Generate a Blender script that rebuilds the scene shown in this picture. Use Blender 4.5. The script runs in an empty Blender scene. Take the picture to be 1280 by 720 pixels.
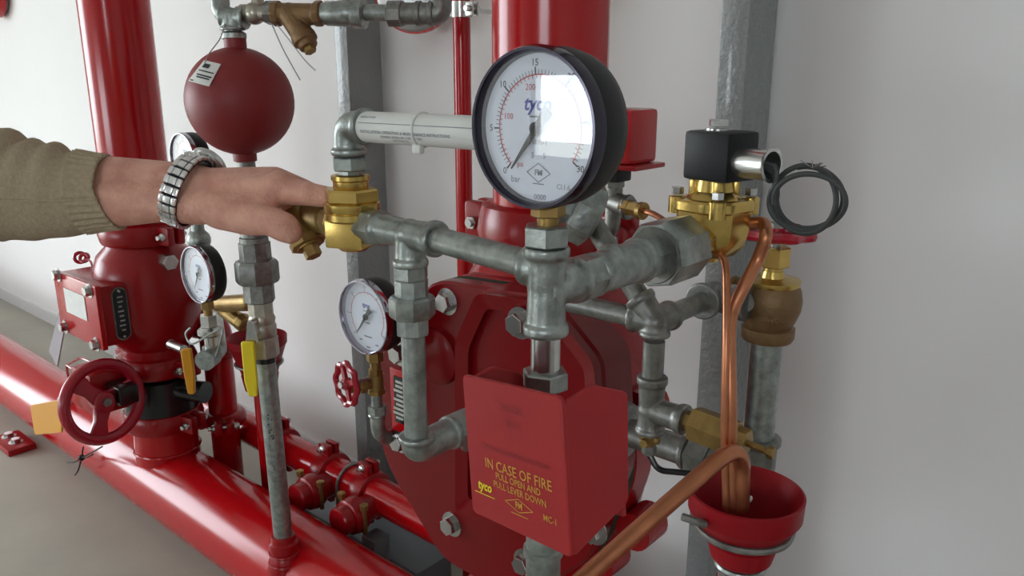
import bpy, bmesh, math, random
from math import sin, cos, tan, pi, radians, sqrt, atan2
from mathutils import Vector as V, Matrix

random.seed(7)
scene = bpy.context.scene
col = scene.collection

# ------------------------------------------------------------------ camera
FPX, PITCH, YAW = 1000.0, radians(15), radians(41)
CAM = V((0, 0, 1.28))
FW = V((-sin(YAW) * cos(PITCH), cos(YAW) * cos(PITCH), -sin(PITCH)))
RT = V((cos(YAW), sin(YAW), 0))
UP = RT.cross(FW)
cd = bpy.data.cameras.new('camera')
cam = bpy.data.objects.new('camera', cd)
col.objects.link(cam)
cd.sensor_width = 36
cd.lens = FPX / 1280 * 36
cd.clip_start = .02
cam.matrix_world = Matrix(((RT.x, UP.x, -FW.x, CAM.x), (RT.y, UP.y, -FW.y, CAM.y), (RT.z, UP.z, -FW.z, CAM.z), (0, 0, 0, 1)))
scene.camera = cam

# ------------------------------------------------------------------ world, light, exposure
scene.view_settings.view_transform = 'Standard'
scene.view_settings.look = 'None'
scene.view_settings.gamma = 1
scene.view_settings.use_curve_mapping = False
scene.view_settings.exposure = -0.22
SKY = 12.5
w = bpy.data.worlds.new('overcast_sky')
scene.world = w
w.use_nodes = True
bg = w.node_tree.nodes['Background']
bg.inputs[0].default_value = (0.86, 0.94, 1.0, 1)
bg.inputs[1].default_value = SKY
# room: x from XL to XR, y from YF to YB ; openings (axis, lo, hi, z0, z1)
XL, XR, YF, YB, ZC = -6.2, 4.2, -3.6, 1.46, 3.1
FRONT_WINDOWS = [(-3.70, -1.9, 0.68, 1.31), (0.7, 2.4, 1.35, 2.25)]
LEFT_DOOR = (-3.3, -0.25, 0.0, 2.4)
def portal(name, c, sx, sz, direction):
    l = bpy.data.lights.new(name, 'AREA')
    l.shape = 'RECTANGLE'
    l.size, l.size_y = sx, sz
    l.cycles.is_portal = True
    o = bpy.data.objects.new(name, l)
    col.objects.link(o)
    o.location = c
    o.rotation_euler = V(direction).to_track_quat('-Z', 'Y').to_euler()
for i, (a, b, z0, z1) in enumerate(FRONT_WINDOWS):
    portal('daylight_portal', ((a + b) / 2, YF - .02, (z0 + z1) / 2), b - a, z1 - z0, (0, 1, 0))
a, b, z0, z1 = LEFT_DOOR
portal('daylight_portal', (XL - .02, (a + b) / 2, (z0 + z1) / 2), b - a, z1 - z0, (1, 0, 0))

# ------------------------------------------------------------------ pixel -> place helpers (image taken as 1280x720)
def ray(px, py): return FW + RT * ((px - 640) / FPX) - UP * ((py - 360) / FPX)
def A(px, py, y):
    d = ray(px, py); return CAM + d * ((y - CAM.y) / d.y)
def AX(px, py, x):
    d = ray(px, py); return CAM + d * ((x - CAM.x) / d.x)
def AZ(px, py, z):
    d = ray(px, py); return CAM + d * ((z - CAM.z) / d.z)
def DP(px, py, dep): return CAM + ray(px, py) * dep
def pix(p):
    v = V(p) - CAM; d = v.dot(FW)
    return 640 + FPX * v.dot(RT) / d, 360 - FPX * v.dot(UP) / d, d
def bis(f, lo, hi):
    flo = f(lo)
    for _ in range(50):
        m = (lo + hi) / 2
        fm = f(m)
        if (fm < 0) == (flo < 0): lo = m
        else: hi = m
    return (lo + hi) / 2
def zat(x, y, py): return bis(lambda z: pix((x, y, z))[1] - py, -.3, 2.2)
def yat(px, x, z): return bis(lambda y: pix((x, y, z))[0] - px, .15, 1.6)
def xat(px, y, z): return bis(lambda x: pix((x, y, z))[0] - px, -6 if y > .8 else -3, 1.2)

# ------------------------------------------------------------------ mesh collector
def frame(ax, ref=None):
    ax = V(ax).normalized()
    r = V(ref) if ref is not None else (V((0, 0, 1)) if abs(ax.z) < .9 else V((1, 0, 0)))
    u = (r - ax * r.dot(ax)).normalized()
    return ax, u, ax.cross(u)
def fillet(pts, rad, seg=6):
    pts = [V(p) for p in pts]
    out = [pts[0]]
    for i in range(1, len(pts) - 1):
        a, b, c = pts[i - 1], pts[i], pts[i + 1]
        d1, d2 = (a - b), (c - b)
        l1, l2 = d1.length, d2.length
        d1.normalize(); d2.normalize()
        ang = d1.angle(d2)
        if ang > pi - .02: out.append(b); continue
        t = min(rad / tan(ang / 2), l1 * .49, l2 * .49)
        p1, p2 = b + d1 * t, b + d2 * t
        for k in range(seg + 1):
            s = k / seg
            out.append(p1 * (1 - s) ** 2 + b * (2 * s * (1 - s)) + p2 * s ** 2)
    out.append(pts[-1])
    return out
def smooth_path(pts, n=8):
    pts = [V(p) for p in pts]
    out = []
    for i in range(len(pts) - 1):
        p0 = pts[max(i - 1, 0)]; p1 = pts[i]; p2 = pts[i + 1]; p3 = pts[min(i + 2, len(pts) - 1)]
        for k in range(n):
            t = k / n
            out.append(.5 * ((2 * p1) + (p2 - p0) * t + (2 * p0 - 5 * p1 + 4 * p2 - p3) * t * t + (3 * p1 - p0 - 3 * p2 + p3) * t ** 3))
    out.append(pts[-1])
    return out
class MB:
    def __init__(s): s.v = []; s.f = []
    def add(s, vs, fs):
        b = len(s.v)
        s.v += [V(p) for p in vs]
        s.f += [tuple(i + b for i in f) for f in fs]
        return s
    def rings(s, rs, cap0=True, cap1=True, closed=False):
        n = len(rs[0]); vs = [p for r in rs for p in r]; fs = []
        m = len(rs)
        for i in range(m if closed else m - 1):
            j = (i + 1) % m
            for k in range(n):
                l = (k + 1) % n
                fs.append((i * n + k, i * n + l, j * n + l, j * n + k))
        if not closed:
            if cap0: fs.append(tuple(reversed(range(n))))
            if cap1: fs.append(tuple(range((m - 1) * n, m * n)))
        return s.add(vs, fs)
    def lathe(s, o, ax, prof, n=24, ref=None, phase=0, su=1, sv=1):
        w_, u, v = frame(ax, ref); o = V(o)
        rs = []
        for t, r in prof:
            r = max(r, 1e-5)
            rs.append([o + w_ * t + u * (r * su * cos(2 * pi * k / n + phase)) + v * (r * sv * sin(2 * pi * k / n + phase)) for k in range(n)])
        return s.rings(rs)
    def cyl(s, p0, p1, r, n=24, r1=None, ch=0, ref=None, phase=0):
        p0, p1 = V(p0), V(p1); L = (p1 - p0).length
        r1 = r if r1 is None else r1
        pr = [(0, r), (L, r1)] if ch <= 0 else [(0, r - ch), (ch, r), (L - ch, r1), (L, r1 - ch)]
        return s.lathe(p0, p1 - p0, pr, n, ref, phase)
    def hexa(s, p0, p1, r, phase=pi / 6, n=6, ref=None):
        c = r * .07
        return s.cyl(p0, p1, r, n, ch=c, ref=ref, phase=phase)
    def ringtube(s, p0, p1, ro, ri, n=24):
        p0, p1 = V(p0), V(p1); L = (p1 - p0).length
        w_, u, v = frame(p1 - p0)
        rs = []
        for t, r in ((0, ri), (0, ro), (L, ro), (L, ri)):
            rs.append([p0 + w_ * t + u * (r * cos(2 * pi * k / n)) + v * (r * sin(2 * pi * k / n)) for k in range(n)])
        return s.rings(rs, closed=True)
    def tube(s, pts, r, n=12, cap=True, closed=False):
        pts = [V(p) for p in pts]; m = len(pts)
        rr = r if isinstance(r, (list, tuple)) else [r] * m
        T = []
        for i in range(m):
            a = pts[i - 1] if (i or closed) else pts[i]
            b = pts[(i + 1) % m] if (i < m - 1 or closed) else pts[i]
            T.append((b - a).normalized())
        _, u, v = frame(T[0]); rs = []
        for i in range(m):
            u = (u - T[i] * u.dot(T[i])).normalized(); v = T[i].cross(u)
            rs.append([pts[i] + u * (rr[i] * cos(2 * pi * k / n)) + v * (rr[i] * sin(2 * pi * k / n)) for k in range(n)])
        return s.rings(rs, cap, cap, closed)
    def torus(s, c, ax, R, r, n=36, m=10, ref=None):
        w_, u, v = frame(ax, ref); c = V(c)
        rs = []
        for i in range(n):
            a = 2 * pi * i / n
            d = u * cos(a) + v * sin(a)
            rs.append([c + d * (R + r * cos(2 * pi * k / m)) + w_ * (r * sin(2 * pi * k / m)) for k in range(m)])
        return s.rings(rs, closed=True)
    def sphere(s, c, r, n=24, ax=(0, 0, 1)):
        h = n // 2
        return s.lathe(c, ax, [(-r * cos(pi * k / h), r * sin(pi * k / h)) for k in range(h + 1)], n)
    def rcone(s, p0, r0, p1, r1, n=16):
        p0, p1 = V(p0), V(p1); L = max((p1 - p0).length, 1e-5); pr = []
        for k in range(7): a = pi / 2 * k / 6; pr.append((-r0 * cos(a), r0 * sin(a)))
        for k in range(7): a = pi / 2 * k / 6; pr.append((L + r1 * sin(a), r1 * cos(a)))
        return s.lathe(p0, p1 - p0, pr, n)
    def prism(s, poly, o, u, v, w_, t, ch=0):
        o, u, v, w_ = V(o), V(u), V(v), V(w_)
        n = len(poly)
        cx = sum(p[0] for p in poly) / n; cy = sum(p[1] for p in poly) / n
        def ring(z, sh):
            out = []
            for i in range(n):
                p = V(poly[i]); a = (V(poly[i]) - V(poly[i - 1])).normalized(); b = (V(poly[(i + 1) % n]) - p).normalized()
                na, nb = V((a.y, -a.x)), V((b.y, -b.x))
                m = (na + nb)
                m = m / max(m.length_squared, .3) * 2
                q = p - m * sh * sg
                out.append(o + u * q.x + v * q.y + w_ * z)
            return out
        area = sum(poly[i - 1][0] * poly[i][1] - poly[i][0] * poly[i - 1][1] for i in range(n))
        sg = 1 if area > 0 else -1
        rs = [ring(0, 0), ring(t, 0)] if ch <= 0 else [ring(0, ch), ring(ch, 0), ring(t - ch, 0), ring(t, ch)]
        return s.rings(rs)
    def box(s, c, sx, sy, sz, M=None, bev=0):
        bm = bmesh.new()
        bmesh.ops.create_cube(bm, size=1, matrix=Matrix.Diagonal((sx, sy, sz, 1)))
        if bev > 0: bmesh.ops.bevel(bm, geom=bm.edges[:], offset=bev, segments=2, profile=.6, affect='EDGES')
        M = M if M is not None else Matrix.Identity(3)
        bm.verts.index_update()
        vs = [V(c) + M @ v.co for v in bm.verts]
        fs = [tuple(v.index for v in f.verts) for f in bm.faces]
        bm.free()
        return s.add(vs, fs)
def roundrect(a, b, r, seg=4):
    out = []
    for cx, cy, a0 in ((a - r, b - r, 0), (-a + r, b - r, pi / 2), (-a + r, -b + r, pi), (a - r, -b + r, 1.5 * pi)):
        for k in range(seg + 1):
            t = a0 + pi / 2 * k / seg
            out.append((cx + r * cos(t), cy + r * sin(t)))
    return out
def rounded_poly(poly, r, seg=3):
    out = []
    n = len(poly)
    for i in range(n):
        a, b, c = V(poly[i - 1]), V(poly[i]), V(poly[(i + 1) % n])
        d1, d2 = (a - b), (c - b)
        t = min(r, d1.length * .45, d2.length * .45)
        p1, p2 = b + d1.normalized() * t, b + d2.normalized() * t
        for k in range(seg + 1):
            q = k / seg
            out.append(tuple(p1 * (1 - q) ** 2 + b * (2 * q * (1 - q)) + p2 * q * q))
    return out

_fontcache = {}
def text_mesh(body, size, shear=0, align='CENTER', bold=0.0):
    cu = bpy.data.curves.new('lettering', 'FONT')
    cu.body = body; cu.size = size; cu.align_x = align; cu.align_y = 'CENTER'; cu.shear = shear; cu.offset = bold; cu.resolution_u = 2
    ob = bpy.data.objects.new('lettering', cu); col.objects.link(ob)
    bpy.context.view_layer.update()
    me = bpy.data.meshes.new_from_object(ob.evaluated_get(bpy.context.evaluated_depsgraph_get()))
    vs = [(v.co.x, v.co.y) for v in me.vertices]; fs = [tuple(p.vertices) for p in me.polygons]
    bpy.data.objects.remove(ob); bpy.data.curves.remove(cu); bpy.data.meshes.remove(me)
    return vs, fs
def put_text(mb, body, size, o, u, v, **k):
    vs, fs = text_mesh(body, size, **k)
    o, u, v = V(o), V(u), V(v)
    mb.add([o + u * x + v * y for x, y in vs], fs)
def flatbar(mb, o, u, v, cx, cy, a, b, rot=0):
    o, u, v = V(o), V(u), V(v); c, s = cos(rot), sin(rot)
    mb.add([o + u * (cx + x * c - y * s) + v * (cy + x * s + y * c) for x, y in ((-a, -b), (a, -b), (a, b), (-a, b))], [(0, 1, 2, 3)])

# ------------------------------------------------------------------ materials
def mat(name, color, rough=.5, metal=0, var=0, vscale=60, bump=0, bscale=300, coat=0, rvar=0, dark=None, sss=0, spec=None, stretch=None):
    m = bpy.data.materials.new(name); m.use_nodes = True
    nt = m.node_tree; N = nt.nodes; L = nt.links; b = N['Principled BSDF']
    b.inputs['Base Color'].default_value = (*color, 1); b.inputs['Roughness'].default_value = rough; b.inputs['Metallic'].default_value = metal
    if coat: b.inputs['Coat Weight'].default_value = coat; b.inputs['Coat Roughness'].default_value = .06
    if spec is not None: b.inputs['Specular IOR Level'].default_value = spec
    if sss:
        b.inputs['Subsurface Weight'].default_value = sss; b.inputs['Subsurface Radius'].default_value = (1, .35, .2); b.inputs['Subsurface Scale'].default_value = .006
    tc = N.new('ShaderNodeTexCoord'); src = tc.outputs['Object']
    if stretch:
        mp = N.new('ShaderNodeMapping'); mp.inputs['Scale'].default_value = stretch; L.new(src, mp.inputs[0]); src = mp.outputs[0]
    if var or rvar:
        n = N.new('ShaderNodeTexNoise'); n.inputs['Scale'].default_value = vscale; n.inputs['Detail'].default_value = 5; n.inputs['Roughness'].default_value = .6
        L.new(src, n.inputs['Vector'])
        if var:
            r = N.new('ShaderNodeValToRGB')
            d = dark if dark else tuple(c * (1 - var) for c in color)
            r.color_ramp.elements[0].color = (*d, 1); r.color_ramp.elements[0].position = .3
            r.color_ramp.elements[1].color = (*color, 1); r.color_ramp.elements[1].position = .65
            L.new(n.outputs[0], r.inputs[0]); L.new(r.outputs[0], b.inputs['Base Color'])
        if rvar:
            q = N.new('ShaderNodeMapRange'); q.inputs['To Min'].default_value = max(rough - rvar, .02); q.inputs['To Max'].default_value = rough + rvar
            L.new(n.outputs[0], q.inputs[0]); L.new(q.outputs[0], b.inputs['Roughness'])
    if bump:
        n2 = N.new('ShaderNodeTexNoise'); n2.inputs['Scale'].default_value = bscale; n2.inputs['Detail'].default_value = 4
        L.new(src, n2.inputs['Vector'])
        bp = N.new('ShaderNodeBump'); bp.inputs['Strength'].default_value = min(1, bump); bp.inputs['Distance'].default_value = .002 * max(1, bump)
        L.new(n2.outputs[0], bp.inputs['Height']); L.new(bp.outputs[0], b.inputs['Normal'])
    return m
RED = mat('red_gloss_paint', (.43, .003, .006), .17, bump=.03, bscale=40, rvar=.04, vscale=8, spec=.45)
REDK = mat('dark_red_cover_paint', (.17, .002, .004), .24, bump=.06, bscale=120, spec=.3)
REDC = mat('red_cast_paint', (.30, .003, .006), .26, bump=.12, bscale=120, spec=.4)
REDM = mat('red_matte_tank', (.22, .010, .011), .48, bump=.05, bscale=300, var=.12, vscale=12)
REDP = mat('red_plastic', (.38, .020, .022), .5, spec=.3, var=.12, vscale=18, bump=.05, bscale=500)
REDW = mat('red_handwheel_enamel', (.36, .006, .02), .25, coat=.3)
REDF = mat('red_funnel_plastic', (.27, .003, .008), .45, spec=.25)
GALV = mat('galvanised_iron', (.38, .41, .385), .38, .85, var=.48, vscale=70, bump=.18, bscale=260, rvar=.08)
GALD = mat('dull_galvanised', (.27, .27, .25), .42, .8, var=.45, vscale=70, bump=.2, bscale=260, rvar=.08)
STEEL = mat('bright_zinc_steel', (.62, .62, .60), .25, .95, var=.2, vscale=90, rvar=.06)
CHROME = mat('chrome', (.50, .49, .48), .22, 1.0)
BRASS = mat('polished_brass', (.62, .43, .13), .27, .92, var=.2, vscale=60, bump=.06, bscale=300)
BRASSD = mat('dull_brass', (.36, .23, .075), .4, .75, var=.3, vscale=70, bump=.15, bscale=250)
BRONZE = mat('cast_bronze', (.23, .135, .06), .5, .55, var=.25, vscale=60, bump=.3, bscale=320)
COPPER = mat('copper_tube', (.52, .20, .10), .33, .85, var=.25, vscale=40, rvar=.08)
BLACK = mat('black_plastic', (.006, .006, .0065), .45, spec=.25)
BLACKG = mat('black_gauge_case', (.010, .011, .010), .42, bump=.06, bscale=900, spec=.3)
BLACKE = mat('black_epoxy', (.010, .012, .013), .2)
CABLE = mat('grey_black_cable', (.055, .06, .057), .55, spec=.3)
BEZEL = mat('dark_bezel', (.045, .04, .055), .14, .7)
WATCH = mat('brushed_watch_steel', (.80, .79, .77), .28, .85)
BEZELC = mat('chrome_bezel', (.42, .40, .46), .12, 1.0)
DIAL = mat('dial_white', (.72, .76, .86), .6)
INKB = mat('ink_black', (.02, .02, .022), .7)
INKG = mat('ink_grey', (.22, .22, .24), .7)
INKBLUE = mat('ink_blue', (.02, .035, .30), .6)
INKRED = mat('ink_red', (.55, .08, .10), .6)
YELLOWP = mat('yellow_print', (.56, .27, .03), .6)
YELLOW = mat('yellow_vinyl', (.78, .62, .015), .38)
AMBER = mat('amber_lever_vinyl', (.62, .27, .006), .38)
PAPER = mat('paper_label', (.74, .74, .70), .65, var=.08, vscale=30)
FADED = mat('faded_red_print', (.27, .016, .018), .6)
GASKET = mat('gasket_green', (.03, .042, .028), .75, spec=.2)
GREY = mat('grey_column_paint', (.24, .26, .255), .28, bump=2.2, bscale=85, coat=.4)
GREYF = mat('grey_frame_paint', (.20, .23, .25), .45, bump=.1, bscale=200)
WIRE = mat('tag_wire', (.45, .45, .43), .5, .3)
STRAP = mat('grey_strap', (.30, .26, .28), .6)
SKIN = mat('skin', (.74, .39, .29), .5, var=.22, vscale=45, dark=(.56, .25, .18), bump=.55, bscale=330, sss=.12)
NAIL = mat('nail', (.66, .36, .28), .3, sss=.1)
WALL = mat('wall_white_paint', (.80, .79, .775), .75, var=.03, vscale=1.2, bump=.05, bscale=120)
FLOORM = mat('concrete_floor', (.43, .41, .345), .62, var=.16, vscale=3, bump=.05, bscale=60, rvar=.08)
CEIL = mat('ceiling_white', (.75, .75, .74), .8)
BASEB = mat('baseboard_grey', (.70, .70, .70), .6)
DISCF = mat('grey_disc_front', (.38, .39, .38), .3, .6)
# knitted wool: fine ribs running along the arm plus noise
KNIT = mat('olive_brown_knit', (.44, .345, .23), .95, var=.2, vscale=240, bump=.6, bscale=420)
def glass_mat():
    m = bpy.data.materials.new('gauge_lens_glass'); m.use_nodes = True
    nt = m.node_tree; N = nt.nodes; L = nt.links
    for n in list(N): N.remove(n)
    out = N.new('ShaderNodeOutputMaterial'); mix = N.new('ShaderNodeMixShader'); t = N.new('ShaderNodeBsdfTransparent'); g = N.new('ShaderNodeBsdfGlossy')
    g.inputs['Roughness'].default_value = .015
    lw = N.new('ShaderNodeLayerWeight'); lw.inputs['Blend'].default_value = .5
    pw = N.new('ShaderNodeMath'); pw.operation = 'POWER'; pw.inputs[1].default_value = 4
    ma = N.new('ShaderNodeMath'); ma.operation = 'MULTIPLY_ADD'; ma.inputs[1].default_value = .8; ma.inputs[2].default_value = .10
    L.new(lw.outputs['Facing'], pw.inputs[0]); L.new(pw.outputs[0], ma.inputs[0])
    L.new(ma.outputs[0], mix.inputs[0]); L.new(t.outputs[0], mix.inputs[1]); L.new(g.outputs[0], mix.inputs[2]); L.new(mix.outputs[0], out.inputs[0])
    return m
LENS = glass_mat()

# ------------------------------------------------------------------ objects
def mk(name, mb, material, org=V((0, 0, 0)), sharp=35, remesh=0, sm=4, bevel=0):
    me = bpy.data.meshes.new(name)
    me.from_pydata([tuple(p - org) for p in mb.v], [], mb.f)
    bm = bmesh.new(); bm.from_mesh(me)
    bmesh.ops.recalc_face_normals(bm, faces=bm.faces[:])
    bm.to_mesh(me); bm.free()
    me.materials.append(material)
    me.shade_smooth()
    if not remesh: me.set_sharp_from_angle(angle=radians(sharp))
    o = bpy.data.objects.new(name, me); col.objects.link(o)
    if remesh:
        r = o.modifiers.new('remesh', 'REMESH'); r.mode = 'VOXEL'; r.voxel_size = remesh; r.use_smooth_shade = True
        s = o.modifiers.new('smooth', 'SMOOTH'); s.factor = .5; s.iterations = sm
    return o
def thing(name, label, cat, loc, group=None):
    o = bpy.data.objects.new(name, None); col.objects.link(o)
    o.empty_display_size = .02
    o.location = loc; o['label'] = label; o['category'] = cat
    if group: o['group'] = group
    o['org'] = list(loc)
    return o
def part(name, mb, material, parent, label=None, **k):
    org = V(parent['org'])
    o = mk(name, mb, material, org, **k)
    o.parent = parent; o['org'] = list(org)
    if label: o['label'] = label
    return o
def solo(name, mb, material, label, cat, group=None, **k):
    lo = min(p.z for p in mb.v)
    org = V((sum(p.x for p in mb.v) / len(mb.v), sum(p.y for p in mb.v) / len(mb.v), lo))
    o = mk(name, mb, material, org, **k); o.location = org; o['org'] = list(org)
    o['label'] = label; o['category'] = cat
    if group: o['group'] = group
    return o
def struct(name, mb, material, parent=None, **k):
    o = mk(name, mb, material, **k)
    if parent: o.parent = parent
    else: o['kind'] = 'structure'
    o['org'] = [0, 0, 0]
    return o

# ================================================================== SETTING
def slab(name, x0, x1, y0, y1, z0, z1, m, parent=None):
    return struct(name, MB().box(((x0 + x1) / 2, (y0 + y1) / 2, (z0 + z1) / 2), x1 - x0, y1 - y0, z1 - z0), m, parent)
slab('floor', XL - .2, XR + .2, YF - .2, YB + .2, -.1, 0, FLOORM)
slab('ceiling', XL - .2, XR + .2, YF - .2, YB + .2, ZC, ZC + .1, CEIL)
slab('wall_back', XL - .2, XR + .2, YB, YB + .15, 0, ZC, WALL)
slab('wall_right', XR, XR + .15, YF, YB, 0, ZC, WALL)
slab('baseboard_back', XL, XR, YB - .012, YB, 0, .065, BASEB)
m = MB()
xs = [XL - .2] + [q for a, b, _, _ in FRONT_WINDOWS for q in (a, b)] + [XR + .2]
for i in range(0, len(xs), 2):
    m.box(((xs[i] + xs[i + 1]) / 2, YF - .075, ZC / 2), xs[i + 1] - xs[i], .15, ZC)
for a, b, z0, z1 in FRONT_WINDOWS:
    m.box(((a + b) / 2, YF - .075, z0 / 2), b - a, .15, z0)
    m.box(((a + b) / 2, YF - .075, (z1 + ZC) / 2), b - a, .15, ZC - z1)
struct('wall_front', m, WALL)
for i, (a, b, z0, z1) in enumerate(FRONT_WINDOWS):
    m = MB(); cx, cz = (a + b) / 2, (z0 + z1) / 2
    for x in (a + .02, cx, b - .02): m.box((x, YF - .06, cz), .04, .05, z1 - z0)
    for z in (z0 + .02, z1 - .02): m.box((cx, YF - .06, z), b - a - .08, .05, .04)
    struct('window_%d' % (i + 1), m, CEIL)
a, b, z0, z1 = LEFT_DOOR
m = MB()
m.box((XL - .075, (YF - .2 + a) / 2, ZC / 2), .15, a - YF + .2, ZC)
m.box((XL - .075, (YB + .2 + b) / 2, ZC / 2), .15, YB + .2 - b, ZC)
m.box((XL - .075, (a + b) / 2, (z1 + ZC) / 2), .15, b - a, ZC - z1)
struct('wall_left', m, WALL)
# outside ground beyond the door and windows
slab('ground_outside', XL - 12, XL - .2, -12, 8, -.14, -.04, FLOORM)

# ================================================================== GREY COLUMNS AND FRAME
def column(xr, label):
    t = thing('steel_column', label, 'column', (xr - .026, 1.385, 0), 'grey steel wall columns')
    part('column_tube', MB().box((xr - .026, 1.388, ZC / 2), .052, .112, ZC - .002, bev=.004), GREY, t)
    part('base_plate', MB().box((xr + .03, 1.375, .006), .20, .13, .012, bev=.002), GREY, t)
    return t
XCA = xat(436.5, 1.332, zat(-1.71, 1.332, 110)); XCB = xat(938, 1.332, zat(-.64, 1.332, 5))
column(XCA, 'grey hammered steel column standing behind the bronze strainer pipe')
column(XCB, 'grey hammered steel column standing behind the black solenoid coil')
# bottom rail of the frame under the drain manifold
zr = .075
p0 = AZ(521, 718, zr); p1 = AZ(451, 673, zr)
m = MB().box(((p0.x + p1.x - .25) / 2, p0.y + .06, zr / 2), abs(p0.x - p1.x) + .25, .12, zr, bev=.003)
solo('floor_rail', m, GREYF, 'grey steel floor rail lying under the red drain manifold', 'rail')

# ================================================================== HEADER, RISERS, MANIFOLD
YR = .94                      # plane of the risers and header
XRR = xat(688, YR, zat(-.744, YR, 50)); XRL = xat(148, YR, zat(-2.13, YR, 50))
ZH, RH = .137, .1095
RP = .084
t = thing('header_pipe', 'fat glossy red header pipe running along the floor', 'pipe', (-2, YR, 0))
part('pipe_body', MB().cyl((XL + .3, YR, ZH), (1.6, YR, ZH), RH, 64), RED, t)
for x in (-5.2, -4.2, .5):
    part('saddle', MB().box((x, YR, .02), .06, .2, .04, bev=.003), GREYF, t)
def stub(x, z0, z1):
    m = MB().lathe((x, YR, z0), (0, 0, 1), [(0, RP + .004), (z1 - z0, RP)], 48)
    m.torus((x, YR, z0 + .03), (0, 0, 1), RP + .002, .006, 48, 8)
    return m
solo('riser_pipe', MB().cyl((XRR, YR, 1.08), (XRR, YR, ZC), RP, 64), RED, 'glossy red riser pipe behind the big pressure gauge', 'pipe', 'red riser pipes')
solo('riser_pipe', MB().cyl((XRL, YR, .93), (XRL, YR, ZC), RP, 64), RED, 'glossy red riser pipe standing above the valve with the handwheel', 'pipe', 'red riser pipes')
YT = 1.29
xt = xat(578, YT, zat(-1.15, YT, 100))
t = thing('thin_riser', 'thin red pipe rising along the white wall with a zinc clip', 'pipe', (xt, YT, 0))
part('pipe_body', MB().cyl((xt, YT, 0), (xt, YT, ZC), .0190, 24), RED, t)
zc = zat(xt, YT, 12)
m = MB().ringtube((xt, YT, zc - .016), (xt, YT, zc + .016), .0225, .0185, 28)
m.box((xt + .034, YT - .01, zc), .022, .004, .028, bev=.001); m.box((xt + .034, YT + .004, zc), .022, .004, .028, bev=.001)
m.box((xt - .032, YT - .005, zc), .022, .014, .026, bev=.002)
m.box((xt, YT + .1, zc), .02, .16, .008)
part('pipe_clip', m, STEEL, t, 'bright zinc pipe clip')
part('clip_bolt', MB().hexa((xt + .036, YT - .025, zc), (xt + .036, YT + .015, zc), .007), STEEL, t)

def bolt(mb, p, d, r=.011, h=.009, washer=True):
    p = V(p); d = V(d).normalized()
    if washer: mb.lathe(p, d, [(0, r * 1.45), (.002, r * 1.45)], 20)
    mb.hexa(p + d * .0015, p + d * (h + .002), r, phase=random.random())
def coupling(x, y, zc, rp, h, ang, parent_thing, name='coupling', n=48, mt=None):
    """grooved two-bolt coupling around a vertical pipe"""
    m = MB()
    m.lathe((x, y, zc - h / 2), (0, 0, 1), [(0, rp + .006), (.004, rp + .016), (h * .2, rp + .02), (h * .5, rp + .024), (h * .8, rp + .02), (h - .004, rp + .016), (h, rp + .006)], n)
    for s in (-1, 1):
        d = V((cos(ang), sin(ang), 0)) * s; q = V((-d.y, d.x, 0))
        M = Matrix(((d.x, q.x, 0), (d.y, q.y, 0), (0, 0, 1)))
        for e in (-1, 1):
            m.box(V((x, y, zc)) + d * (rp + .03) + q * (.016 * e), .052, .022, h * .8, M, bev=.006)
    c = part(name, m, mt or REDC, parent_thing)
    for s in (-1, 1):
        d = V((cos(ang), sin(ang), 0)) * s; q = V((-d.y, d.x, 0)); b = MB()
        p = V((x, y, zc)) + d * (rp + .037)
        b.cyl(p - q * .045, p + q * .042, .006, 12)
        b.lathe(p - q * .027, -q, [(0, .012), (.006, .011), (.010, .007), (.011, .002)], 16)
        b.hexa(p + q * .027, p + q * .037, .011)
        part('bolt', b, STEEL, c, 'zinc track bolt')
    return c

# drain manifold along the wall
YM, ZM, RM = 1.18, .225, .0445
xm1 = xat(590, YM, ZM) + .35
t = thing('drain_manifold', 'red drain manifold pipe running behind the header with two side branches', 'pipe', (-2, YM, ZM - RM))
part('pipe_body', MB().cyl((-2.6, YM, ZM), (xm1, YM, ZM), RM, 40), RED, t)
def hcoupling(px):
    x = xat(px, YM, ZM); m = MB(); h = .052
    m.lathe((x - h / 2, YM, ZM), (1, 0, 0), [(0, RM + .004), (.004, RM + .011), (h / 2, RM + .015), (h - .004, RM + .011), (h, RM + .004)], 40)
    for s in (-1, 1):
        m.box((x, YM - .012, ZM + s * (RM + .022)), h * .8, .016, .034, bev=.004); m.box((x, YM + .012, ZM + s * (RM + .022)), h * .8, .016, .034, bev=.004)
    c = part('coupling', m, REDC, t)
    for s in (-1, 1):
        b = MB(); z = ZM + s * (RM + .026)
        b.cyl((x, YM - .036, z), (x, YM + .034, z), .005, 10); b.lathe((x, YM - .02, z), (0, -1, 0), [(0, .011), (.006, .010), (.009, .005)], 14); b.hexa((x, YM + .02, z), (x, YM + .03, z), .01)
        part('bolt', b, STEEL, c, 'zinc coupling bolt')
for px in (352, 413, 462, 600): hcoupling(px)
for px in (424, 477):
    x = xat(px, YM, ZM); m = MB()
    m.cyl((x, YM, ZM - .012), (x, YM - .115, ZM - .012), .034, 32)
    m.lathe((x, YM - .07, ZM - .012), (0, -1, 0), [(0, .034), (.003, .044), (.022, .048), (.04, .044), (.045, .034)], 32)
    m.lathe((x, YM - .115, ZM - .012), (0, -1, 0), [(0, .037), (.022, .037), (.026, .033)], 32)
    br = part('branch', m, REDC, t)
    for s in (-1, 1):
        part('bolt', MB().cyl((x + s * .045, YM - .092, ZM - .045), (x + s * .045, YM - .092, ZM + .035), .006, 10).hexa((x + s * .045, YM - .092, ZM + .02), (x + s * .045, YM - .092, ZM + .034), .011), BRASSD, br)
x = xat(440, YM, ZM)
m = MB().tube([(x, YM + (RM + .005) * cos(a), ZM + (RM + .005) * sin(a)) for a in [pi * k / 20 for k in range(21)]], .0045, 8)
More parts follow.
